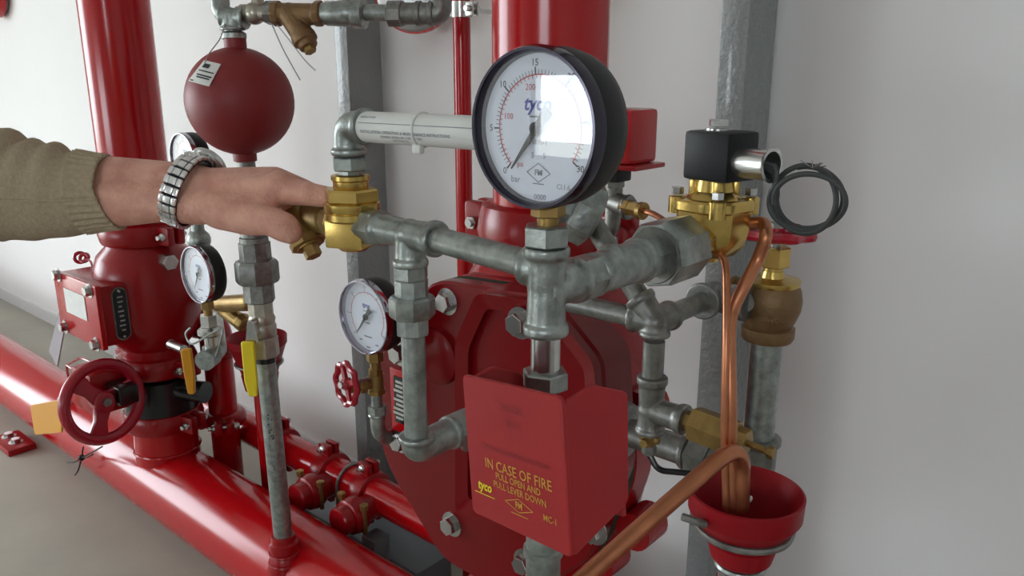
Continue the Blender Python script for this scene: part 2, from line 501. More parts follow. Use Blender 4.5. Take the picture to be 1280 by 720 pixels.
m.cyl((x, YM - RM - .005, ZM), (x, YM - RM - .005, ZM - .13), .0045, 8); m.cyl((x, YM + RM + .005, ZM), (x, YM + RM + .005, ZM - .13), .0045, 8)
solo('u_bolt', m, GALV, 'thin steel u bolt strapping the red drain manifold', 'bolt')
x = xat(450, YM, .12)
solo('support_block', MB().box((xat(470, 1.13, .12), 1.13, .1125), .05, .05, .075, bev=.002), GREYF, 'small pale grey block standing on the floor rail', 'block')

# red drain drop pipe beside the left valve
yd = 1.0925; xd = xat(279, yd, zat(-2.0, yd, 520))
zt = zat(xd, yd, 430)
t = thing('drain_drop_pipe', 'red vertical drop pipe with elbow and coupling behind the yellow levers', 'pipe', (xd, yd, 0))
part('pipe_body', MB().cyl((xd, yd, 0), (xd, yd, zt), .041, 36), RED, t)
e = MB().tube(fillet([(xd, yd, zt - .03), (xd, yd, zt + .055), (xd - .12, yd - .03, zt + .055)], .06, 10), .046, 28)
e.torus((xd, yd, zt - .03), (0, 0, 1), .043, .008, 36, 8)
part('elbow', e, REDC, t)
coupling(xd, yd, zat(xd, yd, 521), .041, .046, -.5, t, n=36)

# ================================================================== PRESSURE GAUGES
UX, UZ, NY = V((1, 0, 0)), V((0, 0, 1)), V((0, -1, 0))
def gauge(C, R, stem_z, label, needle, T=.034, fine=True):
    """C = centre of the front of the bezel; faces -Y"""
    C = V(C); k = R / .055
    t = thing('pressure_gauge', label, 'gauge', (C.x, C.y + T * .55, stem_z), 'round white dial pressure gauges')
    Y1 = V((0, 1, 0))
    case = MB().lathe(C + Y1 * .0112, Y1, [(0, R * .99), (.001, R), (T * .5, R), (T * .72, R * .97), (T - .0072, R * .92)], 56)
    part('case', case, BLACKG, t, 'black case')
    bz = MB(); w_, u, v = frame(Y1)
    rs = []
    for dy, r in ((.012, R * .905), (.002, R * .92), (-.001, R * .95), (-.001, R * .985), (.004, R * 1.015), (.010, R * 1.01), (.012, R * .98)):
        rs.append([C + Y1 * dy + u * (r * cos(2 * pi * i / 64)) + v * (r * sin(2 * pi * i / 64)) for i in range(64)])
    bz.rings(rs, closed=True)
    part('bezel', bz, BEZEL if fine else BEZELC, t)
    F = C + Y1 * .009
    dial = part('dial', MB().lathe(F, Y1, [(0, R * .915), (.002, R * .915)], 56), DIAL, t, 'white dial')
    e = F + NY * .0004
    def ang(bar): return radians(225 - bar / 30 * 260)
    r_s = R * .66
    tk = MB(); tr = MB()
    N = 60 if fine else 12
    for i in range(N + 1):
        a = ang(30 * i / N); big = i % (N // 6) == 0
        l = R * (.045 if big else .028)
        flatbar(tk, e, UX, UZ, (r_s + l) * cos(a), (r_s + l) * sin(a), l, R * (.010 if big else .004), a)
    NR = 43 if fine else 9
    for i in range(NR + 1):
        a = ang(30 * i / 43.5 if fine else 30 * i / 9.2); l = R * .025
        flatbar(tr, e, UX, UZ, (r_s - l) * cos(a), (r_s - l) * sin(a), l, R * .005, a)
    for i in range(60):
        a0, a1 = ang(30 * i / 60), ang(30 * (i + 1) / 60)
        q = []
        for r_, a in ((r_s - R * .012, a0), (r_s - R * .012, a1), (r_s + R * .004, a1), (r_s + R * .004, a0)):
            q.append(e + UX * (r_ * cos(a)) + UZ * (r_ * sin(a)))
        tr.add(q, [(0, 1, 2, 3)])
    for b in range(0, 31, 5):
        a = ang(b); put_text(tk, str(b), R * .12, e + UX * (R * .80 * cos(a)) + UZ * (R * .80 * sin(a)), UX, UZ)
    part('bar_scale', tk, INKG if not fine else INKB, dial, 'black bar scale')
    if fine:
        for p in (100, 200, 300, 400):
            a = ang(p / 14.5); put_text(tr, str(p), R * .11, e + UX * (R * .52 * cos(a)) + UZ * (R * .52 * sin(a)), UX, UZ)
        put_text(tr, 'psi', R * .10, e + UX * (-R * .30) + UZ * (-R * .46), UX, UZ)
    part('psi_scale', tr, INKRED, dial, 'red psi scale')
    lg = MB(); put_text(lg, 'tyco', R * (.25 if fine else .17), e + UX * (-R * .03) + UZ * (R * .30), UX, UZ, shear=.25, bold=R * .006)
    part('brand_lettering', lg, INKBLUE, dial, 'blue tyco lettering')
    sm = MB()
    flatbar(sm, e, UX, UZ, R * .02, R * .145, R * .17, R * .012)
    if fine:
        put_text(sm, 'N8.00-1', R * .085, e + UZ * (-R * .17), UX, UZ)
        put_text(sm, '5     5', R * .10, e + UZ * (-R * .335), UX, UZ)
        put_text(sm, 'bar', R * .12, e + UX * (-R * .38) + UZ * (-R * .66), UX, UZ)
        put_text(sm, 'Cl.1.6', R * .09, e + UX * (R * .40) + UZ * (-R * .70), UX, UZ)
        put_text(sm, '0000', R * .10, e + UX * (R * .03) + UZ * (-R * .86), UX, UZ)
        put_text(sm, 'FM', R * .10, e + UX * (R * .0) + UZ * (-R * .55), UX, UZ, bold=R * .003)
        flatbar(sm, e, UX, UZ, 0, -R * .69, R * .09, R * .007)
        dm = [(-.19, -.55), (0, -.43), (.19, -.55), (0, -.67)]
        for i in range(4):
            a, b = dm[i], dm[(i + 1) % 4]
            flatbar(sm, e, UX, UZ, R * (a[0] + b[0]) / 2, R * (a[1] + b[1]) / 2, R * .112, R * .006, atan2(b[1] - a[1], b[0] - a[0]))
    else:
        for x, z, a_ in ((0, -.17, .1), (0, -.55, .16), (0, -.84, .08), (-.3, -.68, .06), (.35, -.72, .06)):
            flatbar(sm, e, UX, UZ, R * x, R * z, R * a_, R * .02)
    part('dial_print', sm, INKG, dial)['kind'] = 'stuff'
    nd = MB(); a = radians(needle); d = UX * cos(a) + UZ * sin(a); q = UX * -sin(a) + UZ * cos(a); o = F + NY * .003
    nd.prism([(-.30 * R, -.075 * R), (-.30 * R, .075 * R), (-.08 * R, .05 * R), (.66 * R, .008 * R), (.66 * R, -.008 * R), (-.08 * R, -.05 * R)], o, d, q, NY, .0008)
    nd.lathe(o, NY, [(0, R * .09), (.002, R * .085), (.003, R * .05)], 20)
    part('needle', nd, INKB, t, 'black needle')
    lens = MB(); lens.add([C + Y1 * .003 + UX * (R * .915 * cos(2 * pi * i / 56)) + UZ * (R * .915 * sin(2 * pi * i / 56)) for i in range(56)], [tuple(range(56))])
    part('lens', lens, LENS, t, 'clear glass lens')
    st = MB(); x, y = C.x, C.y + T * .55
    zb = C.z - R
    st.lathe((x, y, zb + R * .08), (0, 0, -1), [(0, .008 * k), (.006 * k, .008 * k)], 16)
    h = zb - stem_z
    st.hexa((x, y, zb + .003), (x, y, zb - h * .55), .0125 * k, phase=.35)
    st.cyl((x, y, zb - h * .5), (x, y, stem_z), .008 * k, 18)
    part('stem', st, BRASSD, t, 'brass stem')
    return t

# main trim axis
P = DP(683, 350, .565); X0, Y0 = P.x, P.y
ZT0 = P.z
CB = A(663, 158, Y0 - .02)
ztop = zat(X0, Y0, 281)
GB = V((X0 - .001, Y0 - .0195, CB.z)); GB.x = xat(663, GB.y, CB.z)
RB = (zat(X0, GB.y, 56) - zat(X0, GB.y, 262)) / 2
GB.z = (zat(GB.x, GB.y, 56) + zat(GB.x, GB.y, 262)) / 2
gauge(GB, RB, ztop, 'large white dial pressure gauge in a black case on the grey tee', 232, T=.036)
RS = .054
def small_gauge(px, py, Yg, top, bot, stem_py, label, needle):
    z0 = A(px, py, Yg).z; x = xat(px, Yg, z0)
    R = (zat(x, Yg, top) - zat(x, Yg, bot)) / 2
    zc = (zat(x, Yg, top) + zat(x, Yg, bot)) / 2
    gauge((x, Yg, zc), R, zat(x, Yg + .019, stem_py), label, needle, T=.036, fine=False)
    return x, Yg + .0195, R
G2 = small_gauge(453, 397, .70, 351, 443, 462, 'white dial gauge above the small red handwheel beside the grey column', 232)
G3 = small_gauge(244, 343, .80, 308, 379, 394, 'white dial gauge above the chrome fittings beside the red tank pipe', 240)
G4 = small_gauge(227, 196, .84, 166, 229, 246, 'white dial gauge behind the wristwatch', 240)

# ================================================================== DELUGE VALVE BEHIND THE BIG GAUGE
t = thing('deluge_valve', 'big red cast deluge valve with bolted octagonal cover behind the red release box', 'valve', (XRR, YR, ZH + RH - .005))
zn = zat(XRR, YR - .09, 345)
prof = [(.245, .085), (.30, .085), (.33, .092), (.47, .095), (.53, .125), (.60, .155), (.70, .175), (.85, .175), (.93, .155), (.985, .12), (1.02, .098), (zn + .03, .09)]
m = MB().lathe((XRR, YR, 0), (0, 0, 1), prof, 56)
OUT = [(-.957, .70), (-.957, .83), (-.88, .935), (-.815, .995), (-.65, 1.005), (-.595, .975), (-.505, .895), (-.490, .78), (-.53, .66), (-.65, .54), (-.81, .535), (-.93, .645)]
OUTr = rounded_poly(OUT, .03)
m.prism(OUTr, (0, .806, 0), UX, UZ, V((0, 1, 0)), .05, .006)
for (lx, lz) in ((-.497, .87), (-.490, .70), (-.545, .63)):
    m.lathe((lx, .80, lz), (0, 1, 0), [(.004, .026), (.05, .026), (.058, .02)], 20)
part('valve_body', m, REDC, t)
part('gasket', MB().prism(OUTr, (0, .794, 0), UX, UZ, V((0, 1, 0)), .0125), GASKET, t, 'dark green gasket edge')
cv = MB().prism(OUTr, (0, .766, 0), UX, UZ, V((0, 1, 0)), .029, .004)
# raised centre with sloping shoulders and a recessed panel
ya = .705
pl = [A(575, 640, ya), A(575, 422, ya), A(602, 361, ya), A(690, 372, ya), A(752, 450, ya), A(760, 600, ya), A(735, 660, ya)]
IN = [(p.x, p.z) for p in pl]
IN = rounded_poly(list(reversed(IN)), .012)
cv.prism(IN, (0, ya, 0), UX, UZ, V((0, 1, 0)), .065, .006)
cov = part('cover', cv, REDK, t)
cx = sum(p[0] for p in IN) / len(IN); cz = sum(p[1] for p in IN) / len(IN)
rim = MB()
INs = [(cx + (x - cx) * .98, cz + (z - cz) * .98) for x, z in IN]; INt = [(cx + (x - cx) * .82, cz + (z - cz) * .84) for x, z in IN]
rs = [[V((x, y, z)) for x, z in q] for q, y in ((INs, ya + .001), (INs, ya - .012), (INt, ya - .008), (INt, ya + .001))]
rim.rings(rs, closed=True)
part('cover_rim', rim, REDK, cov)
boss = A(548, 445, .766)
part('boss', MB().lathe(boss + V((0, .005, 0)), NY, [(0, .045), (.012, .042), (.016, .034)], 32), REDK, cov)
for px, py in ((556, 378), (497, 443), (498, 553), (562, 657), (653, 705), (740, 665), (647, 405)):
    yb = .766 if (px, py) != (647, 405) else ya - .012
    p = A(px, py, yb - .006); p.y = yb
    b = MB(); bolt(b, p, NY, .0138, .013)
    b.cyl(p, p + V((0, -.003, 0)), .010)
    part('cover_bolt', b, CHROME, t, 'bright hexagon cover bolt')
# lower neck coupling and header branch
coupling(XRR, YR, .40, RP, .05, .3, t)
part('neck', MB().cyl((XRR, YR, ZH + RH - .02), (XRR, YR, .42), RP, 48), RED, t)
# identification plate on the left flank of the cover
a_, b_ = A(487, 458, .760), A(511, 546, .760)
m = MB().box(((a_.x + b_.x) / 2, .763, (a_.z + b_.z) / 2), abs(b_.x - a_.x), .006, abs(a_.z - b_.z) * .98, bev=.001)
npl = part('plate_bracket', m, RED, t)
a_, b_ = A(492, 466, .759), A(508, 535, .759)
part('name_plate', MB().box(((a_.x + b_.x) / 2, .7592, (a_.z + b_.z) / 2), abs(b_.x - a_.x), .002, abs(a_.z - b_.z) * .9), BLACKE, npl, 'black name plate')
m = MB()
for i in range(9):
    f = (i + .5) / 9
    flatbar(m, (0, .758, 0), UX, UZ, (a_.x + b_.x) / 2 + random.uniform(-.003, .003), a_.z + (b_.z - a_.z) * (.1 + .8 * f), .008 + random.random() * .006, .0022)
part('plate_print', m, STEEL, npl)
# riser coupling above the valve
zc0, zc1 = zat(XRR, YR - .105, 262), zat(XRR, YR - .105, 332)
t = thing('riser_coupling', 'red grooved coupling clamping the riser above the deluge valve', 'coupling', (XRR, YR, zc1))
coupling(XRR, YR, (zc0 + zc1) / 2, RP, zc0 - zc1, 0.12, t, 'coupling_body')
part('lug', MB().tube(smooth_path([A(752, 276, .87), A(770, 272, .86), A(786, 279, .86), A(793, 294, .86), A(788, 312, .87)], 5), .0095, 14), REDC, t)

# ================================================================== LEFT VALVE SET
t = thing('alarm_valve', 'red cast alarm valve with boxed hand hole cover above the black butterfly valve', 'valve', (XRL, YR, .5))
zz = lambda py, dy=.1: zat(XRL, YR - dy, py)
prof = [(zz(455), .088), (zz(440), .088), (zz(432), .105), (zz(418, .13), .125), (zz(400, .13), .133), (zz(345, .13), .132), (zz(325, .12), .118), (zz(312), .095), (zz(300), .088), (zz(285), .086)]
part('valve_body', MB().lathe((XRL, YR, 0), (0, 0, 1), prof, 56), REDC, t)
coupling(XRL, YR, zz(296), RP, .06, .2, t)
yb = .765
c4 = [A(66, 340, yb), A(120, 357, yb), A(127, 438, yb), A(76, 412, yb)]
x0, x1 = (c4[0].x + c4[3].x) / 2, (c4[1].x + c4[2].x) / 2
z1_, z0_ = (c4[0].z + c4[1].z) / 2, (c4[2].z + c4[3].z) / 2
bxm = MB().box(((x0 + x1) / 2, yb + .095, (z0_ + z1_) / 2), x1 - x0 - .012, .17, z1_ - z0_ - .01, bev=.008)
part('box_housing', bxm, REDC, t)
cvp = part('box_cover', MB().box(((x0 + x1) / 2, yb + .007, (z0_ + z1_) / 2), x1 - x0, .014, z1_ - z0_, bev=.004), RED, t)
for px, py in ((70, 344), (109, 364), (79, 409), (118, 431)):
    p = A(px, py, yb - .006); p.y = yb
    b = MB(); bolt(b, p, NY, .013, .013); part('cover_bolt', b, CHROME, cvp, 'bright cover bolt')
q = [A(80, 358, yb), A(105, 371, yb), A(111, 403, yb), A(84, 388, yb)]
lx0, lx1 = (q[0].x + q[3].x) / 2, (q[1].x + q[2].x) / 2; lz1, lz0 = (q[0].z + q[1].z) / 2, (q[2].z + q[3].z) / 2
lab = part('cover_label', MB().box(((lx0 + lx1) / 2, yb - .001, (lz0 + lz1) / 2), lx1 - lx0, .002, lz1 - lz0), PAPER, cvp, 'white printed label')
# hex plug and name plate on the body
ag = bis(lambda a_: pix((XRL + .14 * cos(a_), YR + .14 * sin(a_), .87))[0] - 209, radians(-80), radians(20)); d = V((cos(ag), sin(ag), 0)); z = zat(XRL + .14 * d.x, YR + .14 * d.y, 328)
m = MB().hexa(V((XRL, YR, z)) + d * .105, V((XRL, YR, z)) + d * .148, .021); part('hex_plug', m, STEEL, t, 'dull hexagon plug')
d = V((1, 0, 0)); q = V((0, 1, 0)); o = AX(151, 392, x1 - .006)
for (a, b, th, mt, nm) in ((.019, .070, .004, GALD, 'plate_edge'), (.016, .066, .0055, BLACKE, 'name_plate')):
    part(nm, MB().prism(roundrect(a, b, a * .98, 6), o, q, UZ, d, th), mt, t)
m = MB(); oo = o + d * .006
for i in range(8): flatbar(m, oo, q, UZ, random.uniform(-.002, .002), .045 - i * .0125, random.uniform(.004, .009), .002)
for s in (-1, 1): m.lathe(oo + UZ * (.06 * s), d, [(0, .004), (.002, .003)], 10)
part('plate_print', m, STEEL, t)
p = A(100, 322, .87)
m = MB().torus(p, (1, -.3, .2), .014, .005, 20, 8).torus(p + V((.03, 0, .004)), (.5, -.6, .5), .012, .005, 20, 8); m.tube(smooth_path([p + V((.03, 0, 0)), p + V((.1, -.01, .004)), p + V((.16, -.03, -.03))]), .003, 6)
part('seal_tag', m, REDW, t, 'small dark red wire seal')
p0, p1 = A(85, 362, .86), A(66, 448, .86)
wd = (p1 - p0).normalized(); sd = wd.cross(V((0, 1, 0))).normalized()
solo('flat_strap', MB().prism([(-.018, 0), (.018, 0), (.034, (p1 - p0).length), (-.032, (p1 - p0).length)], p0, sd, wd, V((0, 1, 0)), .004), STRAP, 'flat grey strap hanging behind the boxed valve cover', 'strap')

# butterfly valve with gear box and handwheel
t = thing('butterfly_valve', 'black and red butterfly valve with red handwheel standing on the header', 'valve', (XRL, YR, ZH + RH))
coupling(XRL, YR, zz(463), RP, .06, .25, t)
part('valve_body', MB().lathe((XRL, YR, zz(522)), (0, 0, 1), [(0, .092), (.004, .098), (zz(478) - zz(522) - .004, .098), (zz(478) - zz(522), .092)], 48).cyl((XRL + .05, YR, zz(492)), (XRL + .16, YR + .05, zz(492)), .03, 24), BLACKE, t, 'black epoxy valve body')
coupling(XRL, YR, zz(532), RP, .06, .25, t)
part('header_branch', stub(XRL, ZH + RH - .03, zz(545)), RED, t)
HW = A(129, 502, .745); RW = .097
zsh = HW.z
m = MB().box((XRL - .01, .79, zsh), .13, .11, .12, bev=.02).cyl((XRL - .01, .83, zsh), (XRL - .01, YR - .07, zsh), .035, 24)
part('gear_box', m, REDC, t)
part('gear_shaft', MB().cyl((XRL - .01, HW.y, zsh), (HW.x + .012, HW.y, zsh), .016, 20).box((XRL + .09, .80, zsh + .006), .08, .05, .05, bev=.006), BLACKE, t, 'black gear shaft')
# the wheel is turned a little towards the room
wax = V((1, .12, .12)).normalized(); w_, u, v = frame(wax)
wh = MB().torus(HW, wax, RW, .0145, 56, 12)
for k in range(3):
    a = radians(40 + 120 * k); dd = u * cos(a) + v * sin(a); nn = wax.cross(dd)
    wh.prism([(.018, -.022), (.018, .022), (.05, .017), (RW, .028), (RW, -.028), (.05, -.017)], HW - wax * .007, dd, nn, wax, .014, .003)
wh.lathe(HW - wax * .03, wax, [(0, .022), (.04, .028), (.045, .024), (.046, .012)], 24)
hwp = part('handwheel', wh, REDW, t)
part('wheel_nut', MB().hexa(HW + wax * .015, HW + wax * .024, .011), GALD, hwp)
fl = [A(40, 506, .72), A(77, 499, .72), A(80, 540, .72), A(46, 543, .72)]
m = MB().prism(rounded_poly([((p - fl[0]).x, (p - fl[0]).z) for p in fl][::-1], .012), fl[0], UX, UZ, NY, .006, .0015)
part('position_flag', m, AMBER, t, 'amber yellow position flag')
p = A(102, 572, .80)
m = MB()
for (ax_, ay_) in ((-18, 6), (-8, 22), (14, -4), (2, -14), (26, -14)):
    m.tube(smooth_path([p, A(102 + ax_ * .5, 572 + ay_ * .6 + 2, .79), A(102 + ax_, 572 + ay_, .795)]), .0022, 6)
m.sphere(p, .010, 10)
part('wire_tie', m, BLACK, t, 'loose black wire tie')
# little bracket frame and bolt on the header
c = [A(83, 456, .90), A(101, 447, .90), A(118, 454, .90), A(99, 466, .90)]
m = MB().tube(fillet(c + [c[0]], .002, 2), .004, 8); m.tube([c[3], c[3] + V((0, 0, -.05))], .004, 8); m.tube([c[0], c[0] + V((0, 0, -.05))], .004, 8)
solo('wire_bracket', m, REDW, 'small red square wire bracket on the header beside the handwheel', 'bracket')
p = A(74, 497, .86)
solo('header_bolt', MB().hexa(p + V((0, .03, -.03)), p, .009), GALD, 'small dark bolt on the header beside the amber flag', 'bolt')
# bits at the frame's left edge
p = AZ(12, 566, 0)
m = MB().lathe((p.x - .05, p.y + .03, 0), (0, 0, 1), [(0, .085), (.012, .085), (.02, .07)], 32)
tt = thing('floor_flange', 'flat red flange plate lying on the concrete floor', 'flange', (p.x - .05, p.y + .03, 0))
part('plate', MB().box((p.x - .045, p.y + .03, .012), .17, .09, .024, bev=.006), REDC, tt)
b = MB(); bolt(b, (p.x - .02, p.y + .03, .024), UZ, .016, .012); part('bolt', b, CHROME, tt)
b = MB(); bolt(b, (p.x - .09, p.y + .03, .024), UZ, .016, .012); part('bolt', b, CHROME, tt)
p = A(-22, -12, 1.38)
tt = thing('alarm_bell', 'red round alarm bell on the white wall at the far end', 'bell', (p.x, 1.46, p.z))
part('dome', MB().lathe((p.x, 1.44, p.z), NY, [(0, .12), (.03, .125), (.06, .11), (.08, .07), (.085, .02)], 40), RED, tt)
part('back_plate', MB().lathe((p.x, 1.46, p.z), NY, [(0, .10), (.03, .10)], 32), GALD, tt)

# ================================================================== SCREWED PIPE TRIM
ZP, XP, YP = V((0, 0, 1)), V((1, 0, 0)), V((0, 1, 0))
def arm(mb, p, d, L, r, bead=1.16, bl=.22):
    d = V(d).normalized(); b = max(.005, L * bl); b = min(b, .008) if r < .03 else b
    mb.lathe(p, d, [(-r * .4, r * .9), (L - b * 1.3, r), (L - b, r * bead * .97), (L - b * .75, r * bead), (L - b * .2, r * bead), (L, r * bead * .95)], 28)
def fitting(label, p, arms, r, cat='pipe fitting', name='pipe_tee', mt=None, vox=.0010, bead=1.16, group=None, core=1.0, sm=5):
    m = MB(); p = V(p)
    m.sphere(p, r * core, 20)
    for d, L in arms: arm(m, p, d, L, r, bead)
    return solo(name, m, mt or GALV, label, cat, group, remesh=vox, sm=sm)
def bend(label, p, d1, L1, d2, L2, r, name='pipe_elbow', mt=None, vox=.0010, bead=1.16, rad=None):
    p = V(p); d1 = V(d1).normalized(); d2 = V(d2).normalized(); m = MB()
    m.tube(fillet([p + d1 * L1, p, p + d2 * L2], rad or min(L1, L2) * .8, 8), r, 24)
    for d, L in ((d1, L1), (d2, L2)):
        b = .007
        m.lathe(p + d * (L - b), d, [(0, r * .98), (b * .25, r * bead), (b * .8, r * bead), (b, r * bead * .95)], 28)
    return solo(name, m, mt or GALV, label, 'pipe fitting', remesh=vox, sm=4)
def pipe(label, p0, p1, r, mt=None, name='steel_pipe', group=None):
    return solo(name, MB().cyl(p0, p1, r, 28), mt or GALV, label, 'pipe', group)
def nut(label, p0, p1, r, mt=None, name='hex_bushing', ph=.3):
    return solo(name, MB().hexa(p0, p1, r, phase=ph), mt or GALV, label, 'pipe fitting')
def union(label, p, d, L, r, mt=None, name='pipe_union', ph=.2, n=8, collars=1.0):
    """p = start, total length L along d ; middle nut, a hex end on each side"""
    p = V(p); d = V(d).normalized()
    t = thing(name, label, 'pipe fitting', p if d.z >= 0 else p + d * L)
    mt = mt or GALV
    part('collar', MB().hexa(p, p + d * (L * .36), r * .72, phase=ph + .3, n=8), mt, t)
    m = MB().lathe(p + d * (L * .32), d, [(0, r * .92), (L * .05, r), (L * .33, r), (L * .38, r * .9)], n, phase=ph)
    part('union_nut', m, mt, t)
    part('collar', MB().hexa(p + d * (L * .68), p + d * L, r * .72, phase=ph + .1, n=8), mt, t)
    return t
def ring(p, d, r, w_=.004): return MB().torus(p, d, r, w_, 28, 8)
def V3(x, y, z): return V((x, y, z))

# --- main tee under the large gauge
ZB = 1.1325; ZX = 1.147
zt1, zb1 = zat(X0, Y0, 308), zat(X0, Y0, 418)
m = MB(); pc = V3(X0, Y0, ZB)
arm(m, pc, ZP, zt1 - ZB, .0143); arm(m, pc, -ZP, ZB - zb1, .0143)
arm(m, pc, YP, yat(722, X0, ZB) - Y0, .0150)
arm(m, V3(X0, Y0, ZX), -XP, .019, .0135, 1.08)
solo('pipe_tee', m, GALV, 'grey galvanised tee carrying the large pressure gauge', 'pipe fitting', remesh=.0008, sm=6)
nut('grey hexagon bushing under the brass stem of the large gauge', V3(X0, Y0, zt1 + .0005), V3(X0, Y0, ztop), .0168, ph=.1)
pipe('short bright nipple between the gauge tee and the red release box', V3(X0, Y0, zb1), V3(X0, Y0, zat(X0, Y0, 465)), .0107, STEEL, 'pipe_nipple')
nut('dull hexagon nut on top of the red release box', V3(X0, Y0, zat(X0, Y0, 485)), V3(X0, Y0, zat(X0, Y0, 463)), .0172, GALV, 'hex_nut', .35)

# --- branch towards the solenoid valve
y1, y2, y3, y4, y5, y6 = [yat(q, X0, ZB) for q in (722, 744, 800, 812, 858, 874)]
nut('grey hexagon nipple beside the gauge tee branch', V3(X0, y1, ZB), V3(X0, y2, ZB), .0172, ph=.5, name='hex_nipple')
m = MB().lathe((X0, y2, ZB), YP, [(-.004, .0165), (.001, .0168), (.004, .0162), (y3 - y2 - .006, .0172), (y3 - y2 - .004, .0195), (y3 - y2, .0195)], 32)
m.sphere((X0, (y2 + y3) / 2 - .012, ZB + .008), .0125, 16)
solo('pipe_socket', m, GALV, 'grey cast socket between the gauge tee and the large union', 'pipe fitting', remesh=.0009, sm=4)
t = thing('pipe_union', 'large grey union nut joined to the brass solenoid valve', 'pipe fitting', (X0, y3, ZB - .028))
part('collar', MB().hexa((X0, y3 - .002, ZB), (X0, y4 + .012, ZB), .0185, phase=.25), GALV, t)
part('union_nut', MB().lathe((X0, y4 + .006, ZB), YP, [(0, .0225), (.0005, .0275), (.004, .029), (y5 - y4 - .012, .029), (y5 - y4 - .008, .026)], 8, phase=.2), GALV, t)
part('nut_face', MB().lathe((X0, y4 + .0045, ZB), YP, [(0, .0235), (.002, .0245)], 32), GALD, t)
part('collar', MB().hexa((X0, y5 - .006, ZB), (X0, y6 + .004, ZB), .0185, phase=.25), GALV, t)

# --- solenoid valve
ys = yat(889, X0, ZB); SO = V3(X0, ys, ZB)
zs = lambda py: zat(X0, ys, py)
t = thing('solenoid_valve', 'polished brass solenoid valve with a black coil and cable loop', 'valve', (X0, ys, zs(330)))
rot = Matrix.Rotation(radians(-12), 3, 'Z')
body = MB()
body.lathe((X0, ys, zs(326)), ZP, [(0, .008), (.004, .009), (.0045, .014), (zs(316) - zs(326), .022), (zs(303) - zs(326), .031), (zs(285) - zs(326), .034), (zs(258) - zs(326), .035)], 8, phase=.2)
body.cyl((X0, ys - .044, ZB + .001), (X0, ys + .040, ZB + .001), .0185, 10, ch=.002)
part('valve_body', body, BRASS, t)
bon = MB()
lob = rounded_poly([(.034, -.018), (.034, .018), (.018, .034), (-.018, .034), (-.034, .018), (-.034, -.018), (-.018, -.034), (.018, -.034)], .008)
bon.prism(lob, (X0, ys, zs(262)), rot @ XP, rot @ YP, ZP, zs(247) - zs(262), .002)
bon.lathe((X0, ys, zs(250)), ZP, [(0, .028), (.004, .024), (zs(238) - zs(250), .0185), (zs(222) - zs(250), .0165)], 12, phase=.3)
for k in range(4):
    a = pi / 2 * k + pi / 4; d = rot @ V((cos(a), sin(a), 0))
    bon.lathe(V((X0, ys, zs(266))) + d * .033, ZP, [(0, .008), (zs(246) - zs(266), .008), (zs(245) - zs(266), .0065)], 14)
    bon.box(V((X0, ys, zs(236))) + d * .020, .006, .006, zs(224) - zs(248), Matrix.Rotation(a - radians(12), 3, 'Z'), bev=.001)
bp = part('bonnet', bon, BRASS, t)
for k in range(4):
    a = pi / 2 * k + pi / 4; d = rot @ V((cos(a), sin(a), 0)); b = MB(); bolt(b, V((X0, ys, zs(245))) + d * .033, ZP, .0058, .006, False)
    part('bonnet_screw', b, STEEL, bp)
ct, cb = zs(163), zs(224)
M = rot
cc = V((X0 + .004, ys, (ct + cb) / 2))
part('coil', MB().box(cc, .050, .044, ct - cb, M, bev=.004), BLACK, t, 'black moulded coil')
b = MB().lathe((X0 + .0, ys, ct - .001), ZP, [(0, .012), (.003, .012)], 20); bolt(b, (X0, ys, ct + .002), ZP, .009, .006, False)
part('coil_nut', b, STEEL, t)
hp = cc + M @ V((.024, -.004, -.004)); hd = (M @ XP)
hub = MB(); L = .034
w_, u, v = frame(hd)
rs = [[hp + hd * tt + u * (r * cos(2 * pi * k / 28)) + v * (r * sin(2 * pi * k / 28)) for k in range(28)] for tt, r in ((0, .013), (L - .003, .0135), (L, .015), (L, .012), (.01, .0105))]
hub.rings(rs)
part('conduit_hub', hub, STEEL, t, 'bright conduit hub')
cab = MB(); cen = A(1010, 249, ys - .01)
def loop_pt(a, rx, rz, off=0): return A(1009 + rx * cos(a), 250 - rz * sin(a), ys - .012 + off)
e0 = hp + hd * .012
for j, (rx, rz, sg) in enumerate(((46, 36, 1), (40, 44, -1), (42, 39, 1))):
    pts = [e0 + V((0, .003 * (j - 1), 0)), hp + hd * .036 + V((0, 0, -.003 * j))]
    n = 26
    a0 = radians(150 + 8 * j); sweep = radians((400, 330, 300)[j])
    for i in range(n + 1):
        f = i / n
        pts.append(loop_pt(a0 + sg * sweep * f, rx + 4 * sin(5 * f + 2 * j), rz + 3.5 * cos(4 * f + j), .004 * (j - 1) + .004 * sin(6 * f + j)))
    cab.tube(smooth_path(pts, 3), .0024, 8)
cb_ = part('cable', cab, CABLE, t, 'dark grey looped cable')
fr = MB(); p = loop_pt(radians(80), 40, 40)
for i in range(7): fr.tube([p, p + V((random.uniform(-.012, .014), 0, random.uniform(.0, .009)))], .0005, 5)
part('bare_strands', fr, STEEL, cb_)

# --- horizontal line to the brass strainer
YX = .452
xr, xl = X0 - .012, xat(548, YX, ZX)
pipe('straight grey pipe between the gauge tee and the smaller tee', V3(xr, YX - .02, ZX), V3(xl - .006, YX, ZX), .0107)
xt1 = xat(512, YX, ZX); xh = xat(472, YX, ZX)
TT = V3(xt1, YX, ZX)
zv = lambda py: zat(xt1, YX, py)
fitting('grey tee beside the square brass body with a downward branch', TT, [(XP, xl - xt1), (-XP, xt1 - xh), (-ZP, ZX - zv(333))], .0135, vox=.0009)
xb = xat(461, YX, ZX)
nut('grey hexagon nipple screwed into the square brass body', V3(xb - .006, YX, ZX), V3(xh + .001, YX, ZX), .0165, ph=.6, name='hex_nipple')
xs_ = xat(441, YX, ZX)
